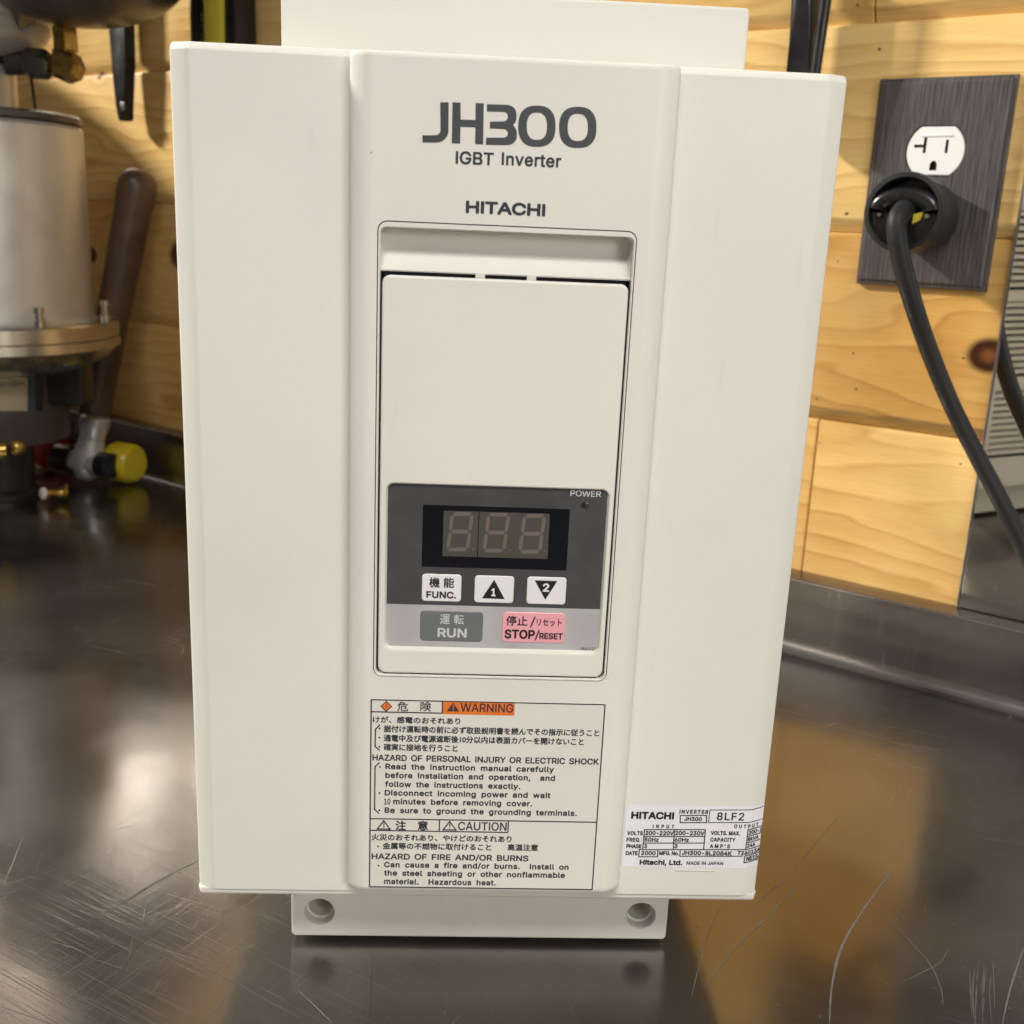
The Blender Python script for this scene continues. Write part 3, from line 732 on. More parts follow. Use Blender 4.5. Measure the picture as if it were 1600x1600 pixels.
# =================================================================== BENCH (wall frame s, d, z)
SPL = WALL_D-.021; SPH = 0.0525
def steel_mat(name, col, rough, haze=.07):
    m = bpy.data.materials.new(name); m.use_nodes = True; t = m.node_tree; b = t.nodes['Principled BSDF']
    co = NN(t, 'ShaderNodeTexCoord').outputs['Object']
    b.inputs['Metallic'].default_value = 1.0
    def noise(scale, rot, loc=(0, 0, 0), detail=2):
        mp = NN(t, 'ShaderNodeMapping'); mp.inputs['Scale'].default_value = scale; mp.inputs['Rotation'].default_value = (0, 0, rot); mp.inputs['Location'].default_value = loc
        mp.vector_type = 'TEXTURE' if False else 'POINT'
        r0 = NN(t, 'ShaderNodeVectorRotate'); r0.rotation_type = 'Z_AXIS'; r0.inputs['Angle'].default_value = rot; t.links.new(co, r0.inputs['Vector'])
        mp.inputs['Rotation'].default_value = (0, 0, 0); t.links.new(r0.outputs[0], mp.inputs[0])
        n = NN(t, 'ShaderNodeTexNoise'); n.inputs['Scale'].default_value = 1; n.inputs['Detail'].default_value = detail; t.links.new(mp.outputs[0], n.inputs[0])
        return n.outputs[0]
    blot = noise((14, 14, 14), 0, detail=5)
    grain = noise((1400, 9, 9), 1.45, detail=3)
    def scr(scale, rot, loc, lo, hi):
        n = noise(scale, rot, loc, 1); r = NN(t, 'ShaderNodeMapRange'); r.inputs[1].default_value = lo; r.inputs[2].default_value = hi; t.links.new(n, r.inputs[0]); return r.outputs[0]
    s1 = scr((900, 10, 10), 1.30, (3, 1, 0), .70, .80); s2 = scr((700, 16, 16), .35, (7, 2, 0), .73, .83); s3 = scr((800, 14, 14), 2.3, (1, 9, 0), .73, .83)
    s4 = scr((500, 30, 30), 1.9, (5, 4, 0), .76, .86)
    s = math_node(t, 'MAXIMUM', math_node(t, 'MAXIMUM', s1, s2), math_node(t, 'MAXIMUM', s3, s4))
    s5 = scr((1500, 16, 16), 1.47, (9, 3, 0), .58, .78); s6 = scr((1700, 22, 22), -0.12, (4, 8, 0), .62, .80); s7 = scr((1300, 60, 60), 2.75, (6, 1, 0), .66, .84)
    s = math_node(t, 'MAXIMUM', s, math_node(t, 'MULTIPLY', math_node(t, 'MAXIMUM', s5, math_node(t, 'MAXIMUM', s6, s7)), .55))
    area_ = noise((4.5, 4.5, 4.5), 0, (2, 5, 0), 3)
    am = NN(t, 'ShaderNodeMapRange'); am.inputs[1].default_value = .38; am.inputs[2].default_value = .62; t.links.new(area_, am.inputs[0])
    s = math_node(t, 'MULTIPLY', s, am.outputs[0])
    r1 = NN(t, 'ShaderNodeMapRange'); r1.inputs[1].default_value = .3; r1.inputs[2].default_value = .7; r1.inputs[3].default_value = rough-.045; r1.inputs[4].default_value = rough+.06
    t.links.new(blot, r1.inputs[0])
    g1 = math_node(t, 'MULTIPLY_ADD', grain, .05, r1.outputs[0]); t.links.new(math_node(t, 'MULTIPLY_ADD', s, .20, g1), b.inputs['Roughness'])
    cm = NN(t, 'ShaderNodeMix', data_type='RGBA'); cm.inputs[6].default_value = (*[c*.86 for c in col], 1); cm.inputs[7].default_value = (*[c*1.1 for c in col], 1)
    t.links.new(r1.outputs[0], cm.inputs[0])
    mr = NN(t, 'ShaderNodeMapRange'); mr.inputs[1].default_value = .3; mr.inputs[2].default_value = .7; t.links.new(blot, mr.inputs[0]); t.links.new(mr.outputs[0], cm.inputs[0])
    c2 = NN(t, 'ShaderNodeMix', data_type='RGBA'); t.links.new(cm.outputs[2], c2.inputs[6]); c2.inputs[7].default_value = (.75, .73, .70, 1)
    t.links.new(math_node(t, 'MULTIPLY', s, .35), c2.inputs[0]); t.links.new(c2.outputs[2], b.inputs['Base Color'])
    wav = noise((7, 7, 7), 0, (4, 4, 0), 2)
    hsum = math_node(t, 'ADD', math_node(t, 'MULTIPLY', grain, .22), math_node(t, 'MULTIPLY', s, .8))
    bp = NN(t, 'ShaderNodeBump'); bp.inputs['Strength'].default_value = .22; bp.inputs['Distance'].default_value = .0002
    t.links.new(hsum, bp.inputs['Height'])
    bp2 = NN(t, 'ShaderNodeBump'); bp2.inputs['Strength'].default_value = .25; bp2.inputs['Distance'].default_value = .004
    t.links.new(wav, bp2.inputs['Height']); t.links.new(bp.outputs[0], bp2.inputs['Normal'])
    t.links.new(bp2.outputs[0], b.inputs['Normal'])
    # a second, hazy lobe from dense fine scratching
    b2 = NN(t, 'ShaderNodeBsdfPrincipled'); b2.inputs['Metallic'].default_value = 1; b2.inputs['Roughness'].default_value = .46
    t.links.new(c2.outputs[2], b2.inputs['Base Color']); t.links.new(bp.outputs[0], b2.inputs['Normal'])
    mxs = NN(t, 'ShaderNodeMixShader'); t.links.new(math_node(t, 'MULTIPLY_ADD', am.outputs[0], .24, haze), mxs.inputs[0])
    t.links.new(b.outputs[0], mxs.inputs[1]); t.links.new(b2.outputs[0], mxs.inputs[2])
    t.links.new(mxs.outputs[0], t.nodes['Material Output'].inputs['Surface'])
    return m
m_steel = steel_mat('worn_stainless', (.285, .265, .25), .13)
m_splash = steel_mat('splash_stainless', (.27, .255, .25), .13)
m_scr = mat('scratch_bright', (.15, .146, .142), .6, metal=0.0, var=.2, scale=300)
m_scrd = mat('scratch_dark', (.09, .08, .07), .5, metal=.6, var=.2, scale=300)
bench = thing('workbench', 'scratched stainless steel workbench with low back splash under the wooden wall', 'workbench', (-.4, .3, 0), wall=True)
mb = MB()
mb.box((-3.0, -0.62, -.04), (1.4, SPL-.004, 0), 0)
def mark(pts, w, mi, h=.00012):
    q = [toW(PZ(*p, 0)) for p in pts]; q = smooth_path([Vector((a.x, a.y, h)) for a in q], 8); m = len(q); l = []; r = []
    for i, p in enumerate(q):
        t = (q[min(i+1, m-1)]-q[max(i-1, 0)]).normalized(); n = Vector((-t.y, t.x, 0)); ww = .75*w*(.25+.75*math.sin(math.pi*min(1, max(0, (i+.5)/m))))/2*random.uniform(.8, 1.2)
        l.append(p+n*ww); r.append(p-n*ww)
    mb.strip(l, r, mi, closed=False)
mark([(1397, 1357), (1350, 1420), (1315, 1480), (1300, 1540), (1296, 1600)], .0013, 1)
mark([(1395, 1443), (1430, 1480), (1455, 1510), (1470, 1545), (1474, 1570)], .0005, 1)
mark([(1400, 1540), (1440, 1520), (1468, 1505), (1482, 1484)], .0004, 1)
mark([(1600, 1480), (1580, 1540), (1566, 1600)], .0009, 1)
mark([(1248, 1380), (1200, 1432), (1150, 1480), (1100, 1545)], .0006, 1)
mark([(1190, 1405), (1205, 1390), (1230, 1370), (1310, 1275)], .0004, 1)
mark([(1125, 1415), (1100, 1480), (1080, 1560)], .0004, 1)
mark([(465, 1547), (490, 1570), (520, 1600)], .0005, 1)
mark([(583, 1480), (580, 1530), (579, 1600)], .00035, 2)
mark([(450, 1570), (444, 1590), (440, 1610)], .0003, 2)
mark([(85, 1462), (180, 1418), (250, 1375), (310, 1345)], .0005, 2)
mark([(165, 1550), (185, 1530), (215, 1480), (270, 1440)], .0004, 2)
for k in range(10):
    x = 1515+k*4+random.uniform(-3, 3); y = 1500+random.uniform(0, 30)
    mark([(x, y), (x+random.uniform(-3, 3), y+30), (x+random.uniform(-4, 6), y+60+random.uniform(0, 30))], .0003, 1)
for k in range(70):
    x = random.uniform(1080, 1600); y = random.uniform(1050, 1600); a = random.uniform(0, 6.28); l = random.uniform(2, 9)
    mark([(x, y), (x+l*math.cos(a)*.5+1, y+l*.4*math.sin(a)), (x+l*math.cos(a), y+l*math.sin(a)*.8)], .0003, 1)
for k in range(14):
    x = random.uniform(0, 420); y = random.uniform(1400, 1590); l = random.uniform(30, 130)
    mark([(x, y), (x+l*.5, y+l*.27), (x+l, y+l*.52)], .00014, 1)
mb.build('bench_top', [m_steel, m_scr, m_scrd], bench)
mb = MB()
pr = [(SPL-.0095, -.001), (SPL-.0062, .0006), (SPL-.0032, .0024), (SPL-.0010, .0055), (SPL, .010), (SPL, SPH-.0016), (SPL+.0005, SPH-.0005), (SPL+.0016, SPH), (WALL_D-.0005, SPH), (WALL_D-.0005, -.02)]
ss = [-3.0+4.4*i/30 for i in range(31)]
mb.add([(s_, d, z) for s_ in ss for d, z in pr], [(i*10+j, i*10+j+1, (i+1)*10+j+1, (i+1)*10+j) for i in range(30) for j in range(9)])
mb.build('back_splash', m_splash, bench, angle=50)

# =================================================================== WOODEN WALL
def wood_mat():
    m = bpy.data.materials.new('knotty_pine'); m.use_nodes = True; t = m.node_tree; b = t.nodes['Principled BSDF']
    co = NN(t, 'ShaderNodeTexCoord').outputs['Object']
    sx = NN(t, 'ShaderNodeSeparateXYZ'); t.links.new(co, sx.inputs[0]); X, Z = sx.outputs[0], sx.outputs[2]
    at = NN(t, 'ShaderNodeAttribute', attribute_name='plank'); tone = at.outputs['Fac']
    # wall-frame knots (x, z, radius)
    base = INFO['wood_wall']
    knots = [(PW(1546, 556, WALL_D), .0105), (PW(1374, 77, WALL_D), .0016), (PW(1323, 334, WALL_D), .0018), (PW(1309, 408, WALL_D), .0010), (PW(1333, 552, WALL_D), .0011),
             (PW(1338, 608, WALL_D), .0012), (PW(1276, 623, WALL_D), .0012), (PW(1281, 692, WALL_D), .0009), (PW(1501, 725, WALL_D), .0011), (PW(1505, 560, WALL_D), .0012),
             (PW(1340, 8, WALL_D), .0014), (PW(155, 118, WALL_D), .0035), (PW(143, 398, WALL_D), .008), (PW(283, 400, WALL_D), .014), (PW(1535, 835, WALL_D), .006)]
    knots = [(p.x, p.z, r if r > .003 else r*.55) for p, r in knots]
    kn = None; bend = None; core = None
    for kx, kz, kr in knots:
        dx = math_node(t, 'SUBTRACT', X, kx-base.x); dz = math_node(t, 'SUBTRACT', Z, kz-base.z)
        dx2 = math_node(t, 'MULTIPLY', dx, .8); dist = math_node(t, 'SQRT', math_node(t, 'ADD', math_node(t, 'MULTIPLY', dx2, dx2), math_node(t, 'MULTIPLY', dz, dz)))
        mr = NN(t, 'ShaderNodeMapRange'); mr.interpolation_type = 'SMOOTHSTEP'; mr.inputs[1].default_value = kr*1.25; mr.inputs[2].default_value = kr*.75; t.links.new(dist, mr.inputs[0])
        kn = mr.outputs[0] if kn is None else math_node(t, 'MAXIMUM', kn, mr.outputs[0])
        m2_ = NN(t, 'ShaderNodeMapRange'); m2_.interpolation_type = 'SMOOTHSTEP'; m2_.inputs[1].default_value = kr*.62; m2_.inputs[2].default_value = kr*.12; t.links.new(dist, m2_.inputs[0])
        core = m2_.outputs[0] if core is None else math_node(t, 'MAXIMUM', core, m2_.outputs[0])
        R = kr*4.0
        ex = math_node(t, 'POWER', 2.718, math_node(t, 'MULTIPLY', math_node(t, 'MULTIPLY', dist, dist), -1.0/(R*R)))
        bd = math_node(t, 'MULTIPLY', math_node(t, 'MULTIPLY', ex, kr*3.0), math_node(t, 'DIVIDE', dz, math_node(t, 'ADD', math_node(t, 'ABSOLUTE', dz), kr*.8)))
        bend = bd if bend is None else math_node(t, 'ADD', bend, bd)
    # grain coordinate: height, warped, shifted per plank
    mp = NN(t, 'ShaderNodeMapping'); mp.inputs['Scale'].default_value = (3.2, 1, 15)
    off = NN(t, 'ShaderNodeCombineXYZ'); t.links.new(math_node(t, 'MULTIPLY', tone, 37.0), off.inputs[0]); t.links.new(math_node(t, 'MULTIPLY', tone, 91.0), off.inputs[2])
    add = NN(t, 'ShaderNodeVectorMath', operation='ADD'); t.links.new(co, add.inputs[0]); t.links.new(off.outputs[0], add.inputs[1])
    t.links.new(add.outputs[0], mp.inputs[0])
    wn = NN(t, 'ShaderNodeTexNoise'); wn.inputs['Scale'].default_value = 1.0; wn.inputs['Detail'].default_value = 3; t.links.new(mp.outputs[0], wn.inputs[0])
    g = math_node(t, 'SUBTRACT', Z, bend)
    g = math_node(t, 'ADD', math_node(t, 'MULTIPLY', g, 62.0), math_node(t, 'MULTIPLY', wn.outputs[0], 7.5))
    sn = math_node(t, 'FRACT', math_node(t, 'ADD', g, math_node(t, 'MULTIPLY', tone, 11.0)))
    ring_ = NN(t, 'ShaderNodeValToRGB'); t.links.new(sn, ring_.inputs[0]); el = ring_.color_ramp.elements
    el[0].position = 0; el[0].color = (0, 0, 0, 1); el[1].position = 1; el[1].color = (0, 0, 0, 1)
    a1 = el.new(.72); a1.color = (.55, .55, .55, 1); a2 = el.new(.86); a2.color = (1, 1, 1, 1)
    fp = NN(t, 'ShaderNodeMapping'); fp.inputs['Scale'].default_value = (40, 1, 900); t.links.new(add.outputs[0], fp.inputs[0])
    fn = NN(t, 'ShaderNodeTexNoise'); fn.inputs['Scale'].default_value = 1; fn.inputs['Detail'].default_value = 3; t.links.new(fp.outputs[0], fn.inputs[0])
    bp_ = NN(t, 'ShaderNodeTexNoise'); bp_.inputs['Scale'].default_value = 9; bp_.inputs['Detail'].default_value = 4; t.links.new(add.outputs[0], bp_.inputs[0])
    ringf = math_node(t, 'MULTIPLY', ring_.outputs[0], math_node(t, 'MULTIPLY_ADD', bp_.outputs[0], 1.8, -.40, True))
    c0 = NN(t, 'ShaderNodeMix', data_type='RGBA'); c0.inputs[6].default_value = (.85, .595, .24, 1); c0.inputs[7].default_value = (.72, .40, .10, 1)
    t.links.new(math_node(t, 'ADD', math_node(t, 'MULTIPLY_ADD', bp_.outputs[0], 1.6, -.50), math_node(t, 'MULTIPLY_ADD', tone, -.9, .48), True), c0.inputs[0])
    c1 = NN(t, 'ShaderNodeMix', data_type='RGBA'); t.links.new(c0.outputs[2], c1.inputs[6]); c1.inputs[7].default_value = (.47, .225, .05, 1); t.links.new(math_node(t, 'MULTIPLY', ringf, .95), c1.inputs[0])
    c2 = NN(t, 'ShaderNodeMix', data_type='RGBA', blend_type='MULTIPLY'); t.links.new(c1.outputs[2], c2.inputs[6]); c2.inputs[7].default_value = (.84, .78, .70, 1)
    t.links.new(math_node(t, 'MULTIPLY_ADD', fn.outputs[0], 1.4, -.4, True), c2.inputs[0])
    c3 = NN(t, 'ShaderNodeMix', data_type='RGBA'); t.links.new(c2.outputs[2], c3.inputs[6]); kc = NN(t, 'ShaderNodeMix', data_type='RGBA'); kc.inputs[6].default_value = (.055, .016, .006, 1); kc.inputs[7].default_value = (.26, .10, .03, 1); t.links.new(math_node(t, 'MULTIPLY_ADD', wn.outputs[0], 5.0, -2.2, True), kc.inputs[0]); kd = NN(t, 'ShaderNodeMix', data_type='RGBA'); t.links.new(kc.outputs[2], kd.inputs[6]); kd.inputs[7].default_value = (.27, .095, .03, 1); t.links.new(math_node(t, 'MULTIPLY', core, .75), kd.inputs[0]); t.links.new(kd.outputs[2], c3.inputs[7]); t.links.new(kn, c3.inputs[0])
    # grey weather stain along the lower bevel of the planks
    st = NN(t, 'ShaderNodeAttribute', attribute_name='stain'); sm = math_node(t, 'MULTIPLY', st.outputs['Fac'], math_node(t, 'MULTIPLY_ADD', fn.outputs[0], 3.0, -1.0, True))
    c4 = NN(t, 'ShaderNodeMix', data_type='RGBA'); t.links.new(c3.outputs[2], c4.inputs[6]); c4.inputs[7].default_value = (.19, .15, .075, 1); t.links.new(math_node(t, 'MULTIPLY', sm, .8), c4.inputs[0])
    hv = NN(t, 'ShaderNodeVectorMath', operation='SCALE'); t.links.new(c4.outputs[2], hv.inputs[0]); t.links.new(math_node(t, 'MULTIPLY_ADD', tone, .22, .86), hv.inputs['Scale'])
    t.links.new(hv.outputs[0], b.inputs['Base Color'])
    b.inputs['Roughness'].default_value = .28; b.inputs['Specular IOR Level'].default_value = .5
    bp = NN(t, 'ShaderNodeBump'); bp.inputs['Strength'].default_value = .2; bp.inputs['Distance'].default_value = .0006; t.links.new(math_node(t, 'ADD', fn.outputs[0], math_node(t, 'MULTIPLY', wn.outputs[0], 2.0)), bp.inputs['Height']); t.links.new(bp.outputs[0], b.inputs['Normal'])
    return m
wall = thing('wood_wall', 'varnished knotty pine board wall behind the steel bench', 'wall', (-.6, WALL_D, 0), wall=True)
mb = MB(); tones = []; stains = []
rowz = [-.08, .0345, .160, .2830, .4085, .534, .660, .786, .912]
butts = {0: [-.9, .3], 1: [-.2592, -1.62], 2: [-.62, .5], 3: [-2.0, .45], 4: [-.2545, -1.25, .9], 5: [-.6], 6: [-.2], 7: [-1]}
for i in range(len(rowz)-1):
    cuts = sorted([-3.2]+butts[i]+[1.6])
    for j in range(len(cuts)-1):
        tn = random.random(); za, zb = rowz[i], rowz[i+1]; sa, sb = cuts[j]+.0003, cuts[j+1]-.0003
        if sb > 0 or abs(sb+.2548) < .001: tn = {1: .55, 2: .12, 3: .92, 4: .6}.get(i, tn)
        else: tn = {1: .30, 2: .35, 3: .50, 4: .42}.get(i, tn)
        D = WALL_D; e1 = .0078; g1 = .0045
        pz = [(za+.0002, D+.012), (za+.0002, D+g1), (za+e1*.55, D+g1*.55), (za+e1, D+.0004), (za+e1+.002, D), (zb-.0030, D), (zb-.0012, D+.0006), (zb-.0002, D+.0022), (zb-.0002, D+.012)]
        vs = [(s_, d, z) for s_ in (sa, sa+.0008, sb-.0008, sb) for z, d in pz]
        vs = [(s_, d+(.0012 if s_ in (sa, sb) else 0), z) for s_, d, z in vs]
        k = len(pz); fs = [(a*k+c, (a+1)*k+c, (a+1)*k+c+1, a*k+c+1) for a in range(3) for c in range(k-1)]
        fs += [tuple(range(k)), tuple(3*k+c for c in range(k))]
        mb.add(vs, fs)
        tones += [tn]*len(vs)
        sv = 1.0 if i == 2 and sb > -.3 else (.35 if i in (3,) else .15)
        stains += [sv if c <= 3 else 0.0 for a in range(4) for c in range(k)]
mb.add([(-3.2, WALL_D+.013, -.1), (1.6, WALL_D+.013, -.1), (1.6, WALL_D+.013, .95), (-3.2, WALL_D+.013, .95)], [(0, 1, 2, 3)], 1); tones += [0]*4; stains += [0]*4
m_wood = wood_mat(); m_groove = mat('groove_dark', (.10, .055, .02), .8)
ow = mb.build('boards', [m_wood, m_groove], wall, angle=30)
for nm, arr in (('plank', tones), ('stain', stains)):
    at = ow.data.attributes.new(nm, 'FLOAT', 'POINT'); at.data.foreach_set('value', arr)

# =================================================================== POLISHED SHEET ON THE WALL
m_mirror = mat('polished_steel', (.86, .86, .82), .022, metal=1.0, var=.02, rvar=.006, scale=12)
m_edge = mat('sheet_edge', (.42, .40, .41), .3, metal=1.0)
sheet = thing('mirror_sheet', 'polished mirror-like metal sheet on the wall right of the outlet, reflecting grey vents', 'metal sheet', (.15, WALL_D-.003, SPH), wall=True)
mb = MB(); SX = -.1515
mb.bevbox((SX, WALL_D-.0042, SPH+.0008), (.75, WALL_D-.0006, .62), .0004, 0)
mb.build('panel', m_mirror, sheet)
mb = MB(); mb.bevbox((SX-.0013, WALL_D-.0050, SPH+.0006), (SX-.0002, WALL_D-.0004, .62), .0003, 0); mb.build('edge_strip', m_edge, sheet)

# =================================================================== OUTLET AND PLUG
def plate_mat():
    m = bpy.data.materials.new('brushed_bronze'); m.use_nodes = True; t = m.node_tree; b = t.nodes['Principled BSDF']
    co = NN(t, 'ShaderNodeTexCoord').outputs['Object']
    mp = NN(t, 'ShaderNodeMapping'); mp.inputs['Scale'].default_value = (2600, 60, 45); t.links.new(co, mp.inputs[0])
    n = NN(t, 'ShaderNodeTexNoise'); n.inputs['Scale'].default_value = 1; n.inputs['Detail'].default_value = 4; t.links.new(mp.outputs[0], n.inputs[0])
    r = NN(t, 'ShaderNodeValToRGB'); t.links.new(n.outputs[0], r.inputs[0]); el = r.color_ramp.elements
    el[0].position = .36; el[0].color = (.075, .067, .067, 1); el[1].position = .68; el[1].color = (.20, .185, .185, 1)
    t.links.new(r.outputs[0], b.inputs['Base Color']); b.inputs['Metallic'].default_value = .55; b.inputs['Roughness'].default_value = .42
    bp = NN(t, 'ShaderNodeBump'); bp.inputs['Strength'].default_value = .35; bp.inputs['Distance'].default_value = .0003; t.links.new(n.outputs[0], bp.inputs['Height']); t.links.new(bp.outputs[0], b.inputs['Normal'])
    return m
PD_ = WALL_D-.0060
c4 = [PW(1376, 122, PD_), PW(1594, 115, PD_), PW(1536, 456, PD_), PW(1333, 442, PD_)]
ox0, ox1, oz0, oz1 = (c4[0].x+c4[3].x)/2, (c4[1].x+c4[2].x)/2, (c4[2].z+c4[3].z)/2, (c4[0].z+c4[1].z)/2
ocx = (ox0+ox1)/2
outlet = thing('wall_outlet', 'dark brushed bronze outlet plate with white receptacle on the pine wall', 'outlet', (ocx, WALL_D, oz0), wall=True)
rc = PW(1461, 236, PD_)
rcz = rc.z; rcx = rc.x
def recep_loop(cx, cz, R, h, n=40):
    out = []
    a0 = math.asin(h/R)
    for k in range(n+1): a = -a0+2*a0*k/n; out.append((cx+R*math.cos(a), cz+R*math.sin(a)))
    for k in range(n+1): a = math.pi-a0+2*a0*k/n; out.append((cx+R*math.cos(a), cz+R*math.sin(a)))
    return out
lowz = rcz-.0390
mb = MB()
fl = lambda y: (lambda a, b: (a, y, b))
def ring2(i): return [(ox0+i, oz0+i), (ox1-i, oz0+i), (ox1-i, oz1-i), (ox0+i, oz1-i)]
steps = [(0, WALL_D-.0003), (0, WALL_D-.0032), (.0007, WALL_D-.0041), (.0020, WALL_D-.0043), (.0026, WALL_D-.0052), (.0034, PD_+.0001), (.0046, PD_)]
for (i0, y0), (i1, y1) in zip(steps[:-1], steps[1:]):
    mb.strip([(a, y0, b) for a, b in ring2(i0)], [(a, y1, b) for a, b in ring2(i1)])
rl_ = recep_loop(rcx, rcz, .0178, .0147); rl2 = recep_loop(rcx, lowz, .0178, .0147)
mb.poly([ring2(.0046), rl_[::-1], rl2[::-1]], fl(PD_))
for l in (rl_, rl2): mb.strip([(a, PD_, b) for a, b in l], [(a, PD_+.004, b) for a, b in l])
m_plate = plate_mat(); mb.build('cover_plate', m_plate, outlet, angle=20)
m_wplast = mat('white_receptacle', (.86, .86, .84), .28, var=.02)
def receptacle(cx, cz):
    mb = MB(); l = recep_loop(cx, cz, .0171, .0140); li_ = recep_loop(cx, cz, .0166, .0135); yr = PD_+.0002
    def rect(x0, x1, z0, z1): return [(x0, z0), (x1, z0), (x1, z1), (x0, z1)]
    # slots: T-slot left, straight right, round ground below
    tslot = [(cx-.0129, cz+.0020), (cx-.0074, cz+.0020), (cx-.0074, cz-.0012), (cx-.0056, cz-.0012), (cx-.0056, cz+.0078), (cx-.0074, cz+.0078), (cx-.0074, cz+.0038), (cx-.0129, cz+.0038)]
    rs = rect(cx+.0056, cx+.0073, cz-.0012, cz+.0065)
    gnd = [(cx-.0021, cz-.0112), (cx+.0021, cz-.0112)] + [(cx+.0021*math.cos(a), cz-.0080+.0024*math.sin(a)) for a in [math.pi*k/10 for k in range(11)]]
    hs = [tslot, rs, gnd]
    mb.poly([li_]+[h[::-1] for h in hs], fl(yr)); mb.strip([(a, yr, b) for a, b in li_], [(a, yr+.0005, b) for a, b in l]); mb.strip([(a, yr+.0005, b) for a, b in l], [(a, yr+.008, b) for a, b in l])
    for h in hs: mb.strip([(a, yr, b) for a, b in h], [(a, yr+.006, b) for a, b in h], 1); mb.poly([h], fl(yr+.006), 1)  # slot walls coloured black in place of the shade inside
    # moulded relief above the slots
    mb.bevbox((cx-.0092, yr-.0005, cz+.0082), (cx+.0092, yr+.001, cz+.0098), .0004)
    mb.build('receptacle', [m_wplast, m_dark], outlet, angle=30)
receptacle(rcx, rcz); receptacle(rcx, lowz)
mb = MB(); mb.lathe((rcx, PD_+.0006, rcz-.0195), (0, -1, 0), [(.0032, 0), (.0030, .0010), (.0018, .0014)], 24)
mb.build('screw', m_plate, outlet)

m_rub = mat('black_rubber', (.014, .014, .015), .42, var=.15, bump=.2, bscale=900)
m_rub2 = mat('black_plastic', (.010, .010, .011), .28, var=.1)
m_yel = mat('yellow_strip', (.62, .52, .04), .4)
m_cord = mat('cord_black', (.015, .015, .016), .52, spec=.3, var=.12, scale=60)
pc = PW(1411, 331, WALL_D-.058)
plug = thing('power_plug', 'round black power plug in the lower receptacle with its thick cord hanging down', 'plug', (pc.x, PD_, pc.z), wall=True)
axd = Vector((pc.x-rcx, pc.y-PD_, pc.z-lowz)); Lp_ = axd.length
mb = MB()
Rr = .0218
mb.lathe((rcx, PD_-.0004, lowz), axd, [(.0185, 0), (.0198, .002), (.0215, .012), (.0222, .030), (.0226, Lp_-.003), (.0221, Lp_), (.0195, Lp_+.0004), (.0190, Lp_-.002), (.0188, Lp_-.016), (.004, Lp_-.0165)], 56, cap=True)
mb.build('plug_body', m_rub, plug, angle=50)
an = axd.normalized(); upv = (Vector((0, 0, 1))-an*an.z).normalized(); sd = an.cross(upv)
if sd.x < 0: sd = -sd
pe = Vector((rcx, PD_, lowz))+an*Lp_
mb = MB()   # cord clamp: an arched bar across the opening and a lower half disc
pts = [pe+sd*(.0150*math.cos(a))+upv*(.0075*math.sin(a)+.001)-an*.004 for a in [math.pi*k/14 for k in range(15)]]
mb.tube(pts, .0050, 14, flat=1.25)
for sgn in (-1, 1):
    mb.lathe(pe+sd*(.0135*sgn)+upv*.008-an*.006, an, [(.0022, 0), (.0022, .005), (.0012, .006)], 14, mi=1)
    mb.lathe(pe+sd*(.0135*sgn)-upv*.002-an*.006, an, [(.0018, 0), (.0018, .005), (.001, .006)], 14, mi=1)
hd = [pe+sd*(.0186*math.cos(a))+upv*(.0186*math.sin(a)-.0005)-an*.0035 for a in [math.pi+math.pi*k/24 for k in range(25)]]
hb = [p-an*.010 for p in hd]
mb.add(hd, [tuple(range(25))], 0, False); mb.strip(hd, hb, 0)
m_glint = mat('clamp_screw', (.35, .35, .36), .3, metal=1.0)
mb.build('cord_clamp', [m_rub2, m_glint], plug)
mb = MB()
for sgn, w_ in ((1, .0052), (-1, .0026)):
    c = pe+sd*(.0072*sgn+.0008)-upv*.0010-an*.0026
    mb.add([c-sd*w_*.5-upv*.0040*0, c+sd*w_*.6+upv*.002, c+sd*w_*.3-upv*.003, c-sd*w_*.5-upv*.0055], [(0, 1, 2, 3)], 0, False)
mb.build('strain_strip', m_yel, plug)
def cw(u, v, out): return PW(u, v, WALL_D-out)
cpts = [pe-an*.012+upv*.002, pe-an*.002+upv*.0015, cw(1401, 350, .0640), cw(1407, 400, .0640), cw(1424, 465, .0600), cw(1451, 545, .052), cw(1488, 635, .046), cw(1530, 718, .043), cw(1570, 795, .042), cw(1606, 870, .041), cw(1640, 960, .042), cw(1670, 1040, .050)]
pl = cpts[-1]; cpts += [Vector((pl.x+.03, pl.y-.01, .012)), Vector((pl.x+.09, pl.y-.03, .0075)), Vector((pl.x+.35, pl.y-.10, .0075))]
mb = MB(); cq = smooth_path(cpts, 10); mb.tube(cq, [.0062-.0012*min(1, i/60) for i in range(len(cq))], 20); mb.build('cord', m_cord, plug, angle=60)

# =================================================================== TOOLS HANGING ON THE WALL
m_toolblk = mat('tool_black', (.010, .010, .012), .34, var=.1)
m_toolgrey = mat('tool_steel', (.30, .31, .32), .32, metal=.9)
def prism(mb, px, out, th, mi=0, bevel=.002):
    q = [PW(u, v, WALL_D-out) for u, v in px]
    bm = bmesh.new(); f = [bm.verts.new((p.x, WALL_D-out-th/2, p.z)) for p in q]; g = [bm.verts.new((p.x, WALL_D-out+th/2, p.z)) for p in q]
    bm.faces.new(f); bm.faces.new(g[::-1]); k = len(q)
    for i in range(k): bm.faces.new((f[i], g[i], g[(i+1) % k], f[(i+1) % k]))
    if bevel: bmesh.ops.bevel(bm, geom=bm.edges[:], offset=bevel, segments=2, profile=.5, affect='EDGES', clamp_overlap=True)
    mb.bm(bm, mi)
def nail(mb, u, v, mi):
    p = PW(u, v, WALL_D-.02); mb.lathe((p.x, WALL_D+.004, p.z), (0, -1, 0), [(.0018, 0), (.0018, .030), (.004, .0305), (.004, .032)], 12, mi)
